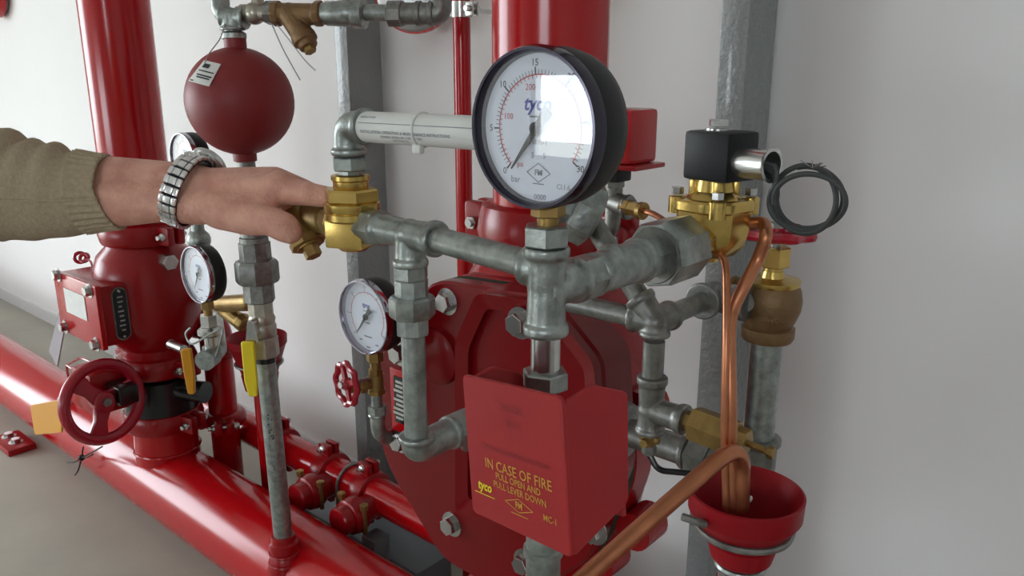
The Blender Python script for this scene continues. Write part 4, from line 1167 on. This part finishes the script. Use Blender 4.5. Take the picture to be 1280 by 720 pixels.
# air chamber ball
BC = s2(127); RBL = 66.5 * pix(BC)[2] / 1000 * .99
t = thing('air_chamber', 'matte dark red ball shaped air chamber hanging above the wrist', 'tank', (BC.x, BC.y, z2(206)))
m = MB().sphere(BC, RBL, 48); m.lathe(BC + ZP * (RBL - .02), ZP, [(0, .032), (.014, .024), (.018, .021), (.035, .021), (.036, .018)], 28); m.lathe(BC - ZP * (RBL - .02), -ZP, [(0, .034), (.013, .027), (.016, .023), (.032, .023), (.034, .018)], 28)
part('shell', m, REDM, t)
# paper tag on the ball
tg = MB(); dcam = (CAM - BC).normalized(); n8 = 8
cen = ((A(266, 96, .80) - BC).normalized() + dcam * .0)
def ball_pt(px, py, r):
    d = ray(px, py).normalized(); oc = CAM - BC; b_ = oc.dot(d); c_ = oc.length_squared - r * r
    disc = b_ * b_ - c_
    tt = -b_ - sqrt(max(disc, 0))
    return CAM + d * tt
cr = [(255, 75), (276, 80), (261, 108), (235, 101)]
gridp = []
for i in range(7):
    row = []
    for j in range(5):
        u_, v_ = i / 6, j / 4
        x_ = (cr[0][0] * (1 - u_) + cr[1][0] * u_) * (1 - v_) + (cr[3][0] * (1 - u_) + cr[2][0] * u_) * v_
        y_ = (cr[0][1] * (1 - u_) + cr[1][1] * u_) * (1 - v_) + (cr[3][1] * (1 - u_) + cr[2][1] * u_) * v_
        row.append(ball_pt(x_, y_, RBL + .002))
    gridp.append(row)
vs = [p for r_ in gridp for p in r_] + [p - (p - BC).normalized() * .0015 for r_ in gridp for p in r_]; fs = []
for i in range(6):
    for j in range(4): a = i * 5 + j; fs.append((a, a + 5, a + 6, a + 1)); fs.append((a + 35, a + 36, a + 41, a + 40))
tagt = thing('paper_tag', 'white printed tag wired to the air chamber ball', 'tag', ball_pt(248, 104, RBL))
part('tag_sheet', MB().add(vs, fs), PAPER, tagt)
m = MB()
def tagp(u_, v_):
    x_ = (cr[0][0] * (1 - u_) + cr[1][0] * u_) * (1 - v_) + (cr[3][0] * (1 - u_) + cr[2][0] * u_) * v_
    y_ = (cr[0][1] * (1 - u_) + cr[1][1] * u_) * (1 - v_) + (cr[3][1] * (1 - u_) + cr[2][1] * u_) * v_
    return ball_pt(x_, y_, RBL + .003)
for (v0, v1, u0, u1) in ((.12, .30, .15, .5), (.42, .47, .1, .9), (.60, .66, .15, .9), (.70, .76, .2, .85), (.9, .95, .05, .2)):
    for i in range(4):
        a, b = u0 + (u1 - u0) * i / 4, u0 + (u1 - u0) * (i + 1) / 4
        m.add([tagp(a, v0), tagp(b, v0), tagp(b, v1), tagp(a, v1)], [(0, 1, 2, 3)])
part('tag_print', m, INKB, tagt)
part('tag_wire', MB().tube(smooth_path([A(281, 30, .85), A(275, 48, .83), A(262, 66, .82), ball_pt(256, 78, RBL + .003)], 6), .0013, 6), WIRE, tagt)

# ================================================================== UPPER LINE FROM THE AIR CHAMBER TO THE WALL
tz = z2(24)
def U(px, py): # runs away from the stand pipe towards the wall at one distance from the viewer
    return DP(px, py, pix(s2(20))[2] - (px - 292) * .0003)
p_t = s2(22)
ua = U(300, 17); ub = U(545, 18); du = (ub - ua).normalized()
m = MB(); arm(m, p_t, -ZP, p_t.z - z2(38), .021); arm(m, p_t, (U(280, 14) - U(300, 15)), .02, .02, 1.1); arm(m, p_t, du, .03, .019)
m.tube(fillet([p_t, U(276, 16), U(273, -30)], .03, 6), .018, 20)
solo('pipe_tee', m, GALV, 'grey tee with a side elbow on top of the air chamber ball', 'pipe fitting', remesh=.0015, sm=4)
solo('pipe_nipple', MB().cyl(q2(BC.z + RBL + .01), s2(36), .0165, 24).lathe(s2(50), LEAN, [(0, .018), (.003, .024), (.012, .024), (.016, .018)], 28), GALV, 'grey nipple between the air chamber ball and its tee', 'pipe fitting')
def useg(label, x0_, x1_, r0, mt, name='steel_pipe', hexn=0, yy=16):
    m = MB(); a, b = U(x0_, yy), U(x1_, yy)
    if hexn: m.hexa(a, b, r0, n=hexn, phase=.2)
    else: m.cyl(a, b, r0, 24, ch=.002)
    return solo(name, m, mt, label, 'pipe fitting')
t = thing('tap', 'small nickel cock with an upright handle above the air chamber', 'valve', U(315, 26))
part('tap_body', MB().cyl(U(302, 16), U(335, 17), .016, 24).sphere(U(318, 17), .021, 20).cyl(U(296, 15), U(306, 16), .011, 16), NICK, t)
part('tap_handle', MB().cyl(U(322, 10), U(322, -14), .012, 16), NICK, t)
useg('grey collar beside the bronze strainer on the upper line', 333, 346, .022, GALD, 'hex_nut', 8)
t = thing('y_strainer', 'brown bronze strainer with a slanting leg on the upper line', 'valve', U(385, 64))
m = MB().rcone(U(345, 17), .020, U(400, 18), .020).rcone(U(362, 18), .022, U(378, 44), .021)
q0_, q1_ = U(376, 40), U(387, 60); dq = (q1_ - q0_).normalized()
m.lathe(q0_, dq, [(0, .021), (.010, .024), (.022, .024), (.024, .019), (.034, .018), (.036, .010)], 24)
for px in (346, 398): m.lathe(U(px, 17) - du * .006, du, [(0, .024), (.014, .024)], 8)
part('strainer_body', m, BRONZE, t, remesh=.0018, sm=3)
part('strainer_plug', MB().hexa(U(382, 52), U(389, 65), .012), BRASSD, t)
useg('grey pipe between the bronze strainer and the smooth union', 398, 412, .0185, GALV)
m = MB().lathe(U(402, 17), du, [(0, .018), (.012, .0225), (.05, .0235), (.062, .021), (.064, .027), (.085, .027), (.088, .021)], 32)
solo('pipe_union', m, GALV, 'smooth grey union on the upper line in front of the column', 'pipe fitting')
useg('grey pipe on the upper line left of the round disc', 455, 490, .015, GALV)
m = MB().hexa(U(486, 17), U(504, 17), .0245, n=8).cyl(U(502, 17), U(545, 17), .0195, 28)
m.lathe(U(520, 17), du, [(0, .0195), (.002, .0225), (.010, .0225), (.012, .0195)], 28); m.lathe(U(536, 17), du, [(0, .0195), (.002, .0225), (.010, .0225), (.012, .0195)], 28)
m.tube(fillet([U(538, 17), U(551, 17), U(551, -40)], .03, 8), .0195, 24)
solo('pipe_elbow', m, GALD, 'chunky dull elbow and nipples in front of the round disc', 'pipe fitting')
dcn = A(520, -18, 1.38); Rd = 58 * pix(dcn)[2] / 1000
t = thing('round_disc', 'round red rimmed alarm disc with a grey front behind the upper line', 'bell', dcn - V3(0, 0, Rd))
dax = (CAM - dcn); dax.z = 0; dax = (dax.normalized() + V3(0, -1.5, 0)).normalized()
part('disc_rim', MB().lathe(dcn, dax, [(-.03, Rd * .8), (0, Rd), (.012, Rd)], 48), RED, t)
part('disc_front', MB().lathe(dcn + dax * .0125, dax, [(0, Rd * .96), (.006, Rd * .9), (.012, Rd * .5)], 48), DISCF, t)
part('disc_bracket', MB().cyl(dcn - dax * .02, V3(dcn.x - .02, YB, dcn.z), .02, 20), REDC, t)
p_e = U(273, -20); solo('steel_pipe', MB().cyl(p_e, V3(p_e.x, p_e.y, ZC), .0165, 20), GALV, 'grey pipe rising to the ceiling from the elbow beside the air chamber', 'pipe')
p_e = U(551, -30); solo('steel_pipe', MB().cyl(p_e, V3(p_e.x, p_e.y, ZC), .0165, 20), GALD, 'dull grey pipe rising to the ceiling in front of the round disc', 'pipe')
m = MB().tube(smooth_path([U(338, 26), U(352, 58), U(366, 84), U(375, 100)], 5), .0013, 6); m.tube(smooth_path([U(342, 26), U(360, 48), U(380, 74), U(394, 88)], 5), .0013, 6)
solo('tag_wire', m, WIRE, 'two loose thin wires dangling below the upper line', 'wire')

# ================================================================== SMALL FITTINGS BESIDE THE LEFT VALVE
gx, gy, gR = G3
g3 = lambda py: zat(gx, gy, py)
t = thing('test_cock', 'chrome gauge fittings with an amber lever under the left gauge', 'valve', (gx, gy, g3(452)))
m = MB().hexa((gx, gy, g3(408)), (gx, gy, g3(393)), .019).cyl((gx, gy, g3(440)), (gx, gy, g3(404)), .014, 20).lathe((gx, gy, g3(420)), ZP, [(0, .018), (.006, .026), (.016, .026), (.022, .018)], 24)
part('cock_body', m, STEEL, t)
ec = V3(gx, gy, g3(444))
part('elbow', MB().tube(fillet([ec + ZP * .02, ec, ec + V3(-.03, .03, 0), V3(xd, yd, ec.z)], .02, 6), .020, 22).cyl(ec + V3(.0, 0, 0), ec + V3(.022, -.03, 0), .022, 24), GALV, t)
part('plug_handle', MB().cyl(A(213, 430, gy - .02), A(230, 437, gy - .03), .010, 16).lathe(A(213, 430, gy - .02), A(213, 430, gy) - A(230, 437, gy), [(0, .011), (.008, .006)], 16), CHROME, t)
l0 = A(234, 436, gy - .045); l1 = A(234, 488, gy - .045); Lh = l0.z - l1.z
part('lever_sleeve', MB().prism(rounded_poly([(-.012, 0), (.011, .004), (.013, -Lh * .5), (.009, -Lh), (-.006, -Lh), (-.010, -Lh * .5)], .005), l0, sdv, ZP, V3(sdv.y, -sdv.x, 0), .010, .002), AMBER, t, 'amber yellow lever')
m = MB().tube(smooth_path([A(238, 410, gy - .03), A(232, 418, gy - .04), A(240, 430, gy - .05), A(262, 418, gy - .04), A(278, 410, gy - .02), A(274, 432, gy - .03), A(270, 446, gy - .03)], 5), .0022, 6)
part('wire_bail', m, GALV, t)
gx4, gy4, _ = G4
p = A(232, 296, .86)
m = MB().cyl((gx4, gy4, zat(gx4, gy4, 304)), (gx4, gy4, zat(gx4, gy4, 244)), .014, 20).hexa((gx4, gy4, zat(gx4, gy4, 268)), (gx4, gy4, zat(gx4, gy4, 256)), .022).sphere((gx4, gy4, zat(gx4, gy4, 300)), .026, 18).cyl((gx4, gy4, zat(gx4, gy4, 300)), (gx4 - .12, gy4 + .06, zat(gx4, gy4, 303)), .018, 20)
solo('gauge_elbow', m, GALV, 'grey elbow and nipple under the gauge behind the wristwatch', 'pipe fitting')

# ================================================================== PERSON: FOREARM, HAND, SLEEVE
H0 = .755
def hp_(px, py, d=H0): return DP(px, py, d)
arm_axis = [(-330, 150, .60), (-250, 262, .70), (-120, 250, .755), (0, 240, .775), (130, 240, .78), (215, 238, .775), (255, 245, .77)]
bm_ = MB()
# (start px,py,depth,r) -> (end)
def rc(a, b): bm_.rcone(hp_(*a[:3]), a[3], hp_(*b[:3]), b[3], 18)
for dy, dd in ((-12, .004), (12, -.004)):
    rc((-60, 236 + dy * 1.2, .775 + dd, .034), (130, 240 + dy, .782 + dd, .0265))
    rc((130, 240 + dy, .782 + dd, .0265), (205, 239 + dy, .778 + dd, .0205))
    rc((205, 239 + dy, .778 + dd, .0205), (250, 244 + dy * 1.1, .775 + dd, .0190))
# metacarpal fan
W1 = (252, 236, .778); W2 = (256, 256, .768)
MCP = {'index': (351, 237, .757, .0145), 'middle': (344, 226, .775, .0140), 'ring': (332, 226, .792, .0135), 'little': (316, 232, .806, .0125)}
for k, m_ in MCP.items(): rc((*W1, .0205), m_)
rc((*W2, .019), (330, 247, .755, .0145)); bm_.sphere(hp_(349, 231, .753), .0142, 16); bm_.sphere(hp_(386, 242, .745), .0112, 14); bm_.rcone(hp_(275, 232, .757), .006, hp_(345, 228, .745), .007, 10)
rc((*W2, .0185), (305, 262, .750, .0155))
rc((305, 262, .750, .0150), (345, 240, .757, .0140))
# index finger lying against the brass ring
rc(MCP['index'], (388, 243, .748, .0112)); rc((388, 243, .748, .0112), (408, 246, .745, .0102)); rc((408, 246, .745, .0102), (419, 247, .744, .0092))
# middle, ring, little finger wrapping behind the strainer
rc(MCP['middle'], (386, 240, .786, .0108)); rc((386, 240, .786, .0108), (394, 262, .792, .0098)); rc((394, 262, .792, .0098), (390, 280, .786, .0088))
rc(MCP['ring'], (374, 242, .806, .0104)); rc((374, 242, .806, .0104), (382, 266, .808, .0096)); rc((382, 266, .808, .0096), (376, 284, .800, .0086))
rc(MCP['little'], (352, 246, .818, .0092)); rc((352, 246, .818, .0092), (360, 266, .818, .0084)); rc((360, 266, .818, .0084), (356, 280, .812, .0076))
# thumb
rc((275, 262, .758, .0190), (312, 273, .744, .0165)); rc((312, 273, .744, .0165), (338, 276, .738, .0138)); rc((338, 276, .738, .0138), (355, 284, .736, .0142)); rc((355, 284, .736, .0142), (362, 289, .737, .0122))
rc((300, 258, .755, .013), (335, 262, .748, .010))
body_root = thing('person', 'person in an olive brown knitted sweater reaching with one hand to the brass valve', 'person', (-1.22, -.10, 0))
# rest of the figure, standing just outside the picture on the left
def BV(x, y, z): return V((x, y, z))
SHL, ELB = BV(-1.18, .085, 1.37), hp_(-185, 250, .735)
bm_.rcone(SHL, .045, ELB, .036); bm_.rcone(ELB, .036, hp_(-60, 236, .775), .034)
CX, CY = -1.22, -.10
SHR = BV(CX, CY - .185, 1.37)
bm_.rcone(BV(CX, CY, 1.36), .06, BV(CX + .02, CY, 1.46), .052)
bm_.rcone(SHL, .05, BV(CX, CY, 1.38), .07); bm_.rcone(SHR, .05, BV(CX, CY, 1.38), .07)
bm_.rcone(BV(CX, CY, 1.30), .09, BV(CX, CY, .95), .09)
bm_.rcone(BV(CX + .02, CY, 1.585), .083, BV(CX + .015, CY, 1.60), .085); bm_.rcone(BV(CX + .04, CY, 1.50), .052, BV(CX + .03, CY, 1.57), .075); bm_.rcone(BV(CX + .065, CY, 1.475), .024, BV(CX + .05, CY, 1.50), .045)
bm_.rcone(BV(CX + .106, CY, 1.585), .010, BV(CX + .122, CY, 1.548), .013)
for s in (-1, 1):
    bm_.rcone(BV(CX + .02, CY + s * .083, 1.58), .012, BV(CX + .015, CY + s * .088, 1.55), .010)
    bm_.rcone(BV(CX, CY + s * .09, .93), .07, BV(CX + .01, CY + s * .10, .50), .045); bm_.rcone(BV(CX + .01, CY + s * .10, .50), .045, BV(CX - .01, CY + s * .11, .09), .035)
    bm_.rcone(BV(CX - .01, CY + s * .11, .06), .034, BV(CX + .14, CY + s * .12, .04), .026)
ELR, WRR = BV(CX - .03, CY - .26, 1.09), BV(CX + .06, CY - .26, .86)
bm_.rcone(SHR, .05, ELR, .036); bm_.rcone(ELR, .036, WRR, .024); bm_.rcone(WRR, .026, BV(CX + .08, CY - .255, .79), .030)
for k, L_ in enumerate((.075, .085, .080, .065)):
    b0 = BV(CX + .105 - k * .017, CY - .255, .775); b1 = b0 + BV(.008, .008, -L_ * .55); bm_.rcone(b0, .0095, b1, .009); bm_.rcone(b1, .009, b1 + BV(-.002, .018, -L_ * .42), .008)
bm_.rcone(BV(CX + .095, CY - .25, .82), .012, BV(CX + .125, CY - .235, .785), .010); bm_.rcone(BV(CX + .125, CY - .235, .785), .010, BV(CX + .13, CY - .225, .755), .009)
armo = part('body', bm_, SKIN, body_root, 'bare forearm and hand', remesh=.0024, sm=6)
sw = MB()
sw.rcone(BV(CX, CY, 1.30), .125, BV(CX, CY, .98), .13); sw.rcone(BV(CX, CY + .10, 1.36), .085, BV(CX, CY - .10, 1.36), .085); sw.rcone(BV(CX, CY + .07, 1.28), .11, BV(CX, CY + .06, .97), .105); sw.rcone(BV(CX, CY - .07, 1.28), .11, BV(CX, CY - .06, .97), .105)
sw.rcone(SHL, .083, BV(CX, CY + .10, 1.35), .085); sw.rcone(SHR, .078, ELR, .058); sw.rcone(ELR, .058, WRR + BV(-.01, 0, .03), .038)
sw.rcone(BV(CX + .003, CY, 1.40), .072, BV(CX + .012, CY, 1.445), .062)
KN2 = part('sweater', sw, KNIT, body_root, 'olive brown knitted sweater', remesh=.007, sm=6)
TROUSER = mat('dark_trousers', (.035, .038, .05), .85, bump=.2, bscale=400); SHOE = mat('brown_leather_shoe', (.06, .035, .02), .4); HAIR = mat('grey_brown_hair', (.10, .085, .07), .7, bump=.8, bscale=300)
tr = MB(); tr.rcone(BV(CX, CY + .06, .90), .125, BV(CX, CY - .06, .90), .125)
for s in (-1, 1): tr.rcone(BV(CX, CY + s * .085, .88), .10, BV(CX + .012, CY + s * .10, .50), .075); tr.rcone(BV(CX + .012, CY + s * .10, .50), .075, BV(CX - .005, CY + s * .11, .11), .068)
part('trousers', tr, TROUSER, body_root, 'dark trousers', remesh=.008, sm=6)
for s in (-1, 1):
    sh = MB(); sh.rcone(BV(CX - .03, CY + s * .11, .055), .048, BV(CX + .06, CY + s * .118, .048), .045); sh.rcone(BV(CX + .06, CY + s * .118, .045), .043, BV(CX + .16, CY + s * .125, .036), .036); sh.box((CX + .06, CY + s * .118, .012), .27, .085, .024, bev=.008)
    part('shoe', sh, SHOE, body_root, 'brown shoe', remesh=.005, sm=4)
hr = MB(); hr.rcone(BV(CX - .012, CY, 1.60), .088, BV(CX - .002, CY, 1.635), .080); hr.rcone(BV(CX - .035, CY, 1.52), .060, BV(CX - .02, CY, 1.60), .080); hr.rcone(BV(CX + .05, CY, 1.668), .035, BV(CX - .01, CY, 1.66), .06)
part('hair', hr, HAIR, body_root, 'short hair', remesh=.005, sm=4)
EYE = mat('eye_white', (.75, .74, .72), .2)
for s in (-1, 1):
    ey = part('eye', MB().sphere((CX + .0865, CY + s * .031, 1.588), .0115, 16), EYE, body_root)
    part('iris', MB().lathe((CX + .0972, CY + s * .031, 1.588), (1, 0, 0), [(0, .006), (.0012, .005)], 14), BLACKE, ey)
part('lips', MB().rcone((CX + .103, CY - .018, 1.512), .005, (CX + .103, CY + .018, 1.512), .005, 10), NAIL, armo)
# knitted sleeve: swept ellipse with folds, open cuff
secs = [(0, 0, 0, .082), (0, 0, 0, .076), (0, 0, 0, .070), (0, 0, 0, .063), (-80, 240, .765, .0565), (-40, 236, .77, .0545), (0, 233.5, .772, .0525), (30, 237, .774, .0500), (60, 239, .776, .0465), (85, 240, .777, .0430), (102, 240, .778, .0395), (120, 240, .778, .0365), (136, 240, .778, .0350)]
SH = V((-1.18, .085, 1.37)); EL_ = hp_(-185, 250, .735)
fore = [SH, SH.lerp(EL_, .38) + V((0, .01, -.02)), SH.lerp(EL_, .75) + V((0, .01, -.02)), EL_]
cent = smooth_path(fore + [hp_(a, b, c) for a, b, c, _ in secs[4:]], 8)
rad = []
for i in range(len(secs) - 1):
    for k in range(8): rad.append(secs[i][3] + (secs[i + 1][3] - secs[i][3]) * k / 8)
rad.append(secs[-1][3])
pxs = []
for i in range(len(secs) - 1):
    for k in range(8): pxs.append((secs[i][0] + (secs[i + 1][0] - secs[i][0]) * k / 8) if i >= 4 else -400 + i * 80 + k * 10)
pxs.append(secs[-1][0])
n = 192; rs = []; u = None
for i, c in enumerate(cent):
    T = ((cent[min(i + 1, len(cent) - 1)]) - cent[max(i - 1, 0)]).normalized()
    if u is None: _, u, v = frame(T, UP)
    u = (UP - T * UP.dot(T)).normalized() if i > 16 else (u - T * u.dot(T)).normalized()
    v = T.cross(u); row = []
    x = pxs[i]
    fold = .0028 * sin(x * .195) + .0018 * sin(x * .11 + 1) if x < 98 else 0
    for k in range(n):
        a = 2 * pi * k / n
        r = rad[i] * (1 + .0) + fold * (.1 + .9 * max(0, cos(a))) + (.0006 * sin(x * .16 + 2 * a) if x < 98 else .0)
        if x >= 98: r += .0009 * cos(2 * pi * k / 6) + .0012
        sh = .012 * max(0, -cos(a)) * max(0, (x - 60) / 76)      # cuff dips further along the underside
        row.append(c + u * (r * cos(a)) + v * (r * .88 * sin(a)) + T * sh)
    rs.append(row)
inner = []
for i in range(len(rs) - 1, len(rs) - 17, -1):
    c = cent[i]; inner.append([c + (p - c) * .90 for p in rs[i]])
slv = MB().rings(rs + inner, cap0=True, cap1=False)
sl = part('sweater_sleeve', slv, KNIT, body_root, 'olive brown knitted sleeve', sharp=180)
sk = [rs[i][int(n * .30) if (rs[i][int(n * .30)] - CAM).length < (rs[i][int(n * .70)] - CAM).length else int(n * .70)] for i in range(40, len(rs) - 1)]
part('sleeve_seam', MB().tube(sk, .0013, 6), KNIT, sl)

# ================================================================== WRISTWATCH
wc0, wc1 = hp_(216, 238, .777), hp_(250, 244, .774)
wd = (wc1 - wc0).normalized(); cen = hp_(234, 238, .776)
wdir = (hp_(246, 206, .776) - hp_(222, 270, .776)).normalized()
w_ = wd - wdir * wd.dot(wdir) * 1.0
w_.normalize(); u = wdir; v = w_.cross(u)
t = thing('wristwatch', 'steel bracelet wristwatch on the bare wrist', 'watch', cen - u * .034)
NL = 24
for k in range(NL):
    a = 2 * pi * (k + .5) / NL
    if abs(((a - radians(-70)) + pi) % (2 * pi) - pi) < radians(38): pass
    ru, rv = .0345, .0285
    p = cen + u * (ru * cos(a)) + v * (rv * sin(a))
    tg_ = (u * (-ru * sin(a)) + v * (rv * cos(a))).normalized(); nn_ = tg_.cross(w_).normalized()
    if nn_.dot(p - cen) < 0: nn_ = -nn_
    M_ = Matrix((w_, tg_, nn_)).transposed(); m = MB()
    m.box(p + nn_ * .0016, .0074, .0069, .0032, M_, bev=.0007)
    m.box(p + w_ * .0066 + nn_ * .0012, .0046, .0074, .0028, M_, bev=.0008); m.box(p - w_ * .0066 + nn_ * .0012, .0046, .0074, .0028, M_, bev=.0008)
    m.box(p, .0165, .0040, .0018, M_)
    part('bracelet_link', m, WATCH, t)
bd_ = MB(); ring_o = []
for s_, f_ in ((-.0085, 1.0), (.0085, 1.0), (.0085, .955), (-.0085, .955)):
    ring_o.append([cen + w_ * s_ + u * (.0338 * f_ * cos(2 * pi * k / 48)) + v * (.0278 * f_ * sin(2 * pi * k / 48)) for k in range(48)])
bd_.rings(ring_o, closed=True)
part('link_gap_shade', bd_, BEZEL, t)  # dark ring added under the links so the gaps between them read shaded
# case on the far upper side of the wrist
a = radians(38) if v.dot(FW) > 0 else radians(-38)
nn_ = (u * cos(a) + v * sin(a)).normalized(); tg_ = w_.cross(nn_); p = cen + u * (.0345 * cos(a)) + v * (.0285 * sin(a))
cs = part('watch_case', MB().lathe(p + nn_ * .001, nn_, [(0, .017), (.002, .0195), (.006, .0195), (.0085, .017), (.009, .0155)], 36), STEEL, t, 'steel watch case')
part('watch_glass', MB().lathe(p + nn_ * .0095, nn_, [(0, .0152), (.001, .0148)], 32), BLACKE, cs, 'dark watch face')
part('crown', MB().cyl(p + nn_ * .004 + w_ * .019, p + nn_ * .004 + w_ * .0225, .0025, 12), STEEL, cs)
a = radians(180); p = cen - u * .0352
part('clasp', MB().box(p, .0168, .024, .0024, Matrix((w_, w_.cross(-u), -u)).transposed(), bev=.0009), STEEL, t, 'smooth steel clasp')

# ------------------------------------------------------------------ tidy helper properties
for o in bpy.data.objects:
    if 'org' in o: del o['org']
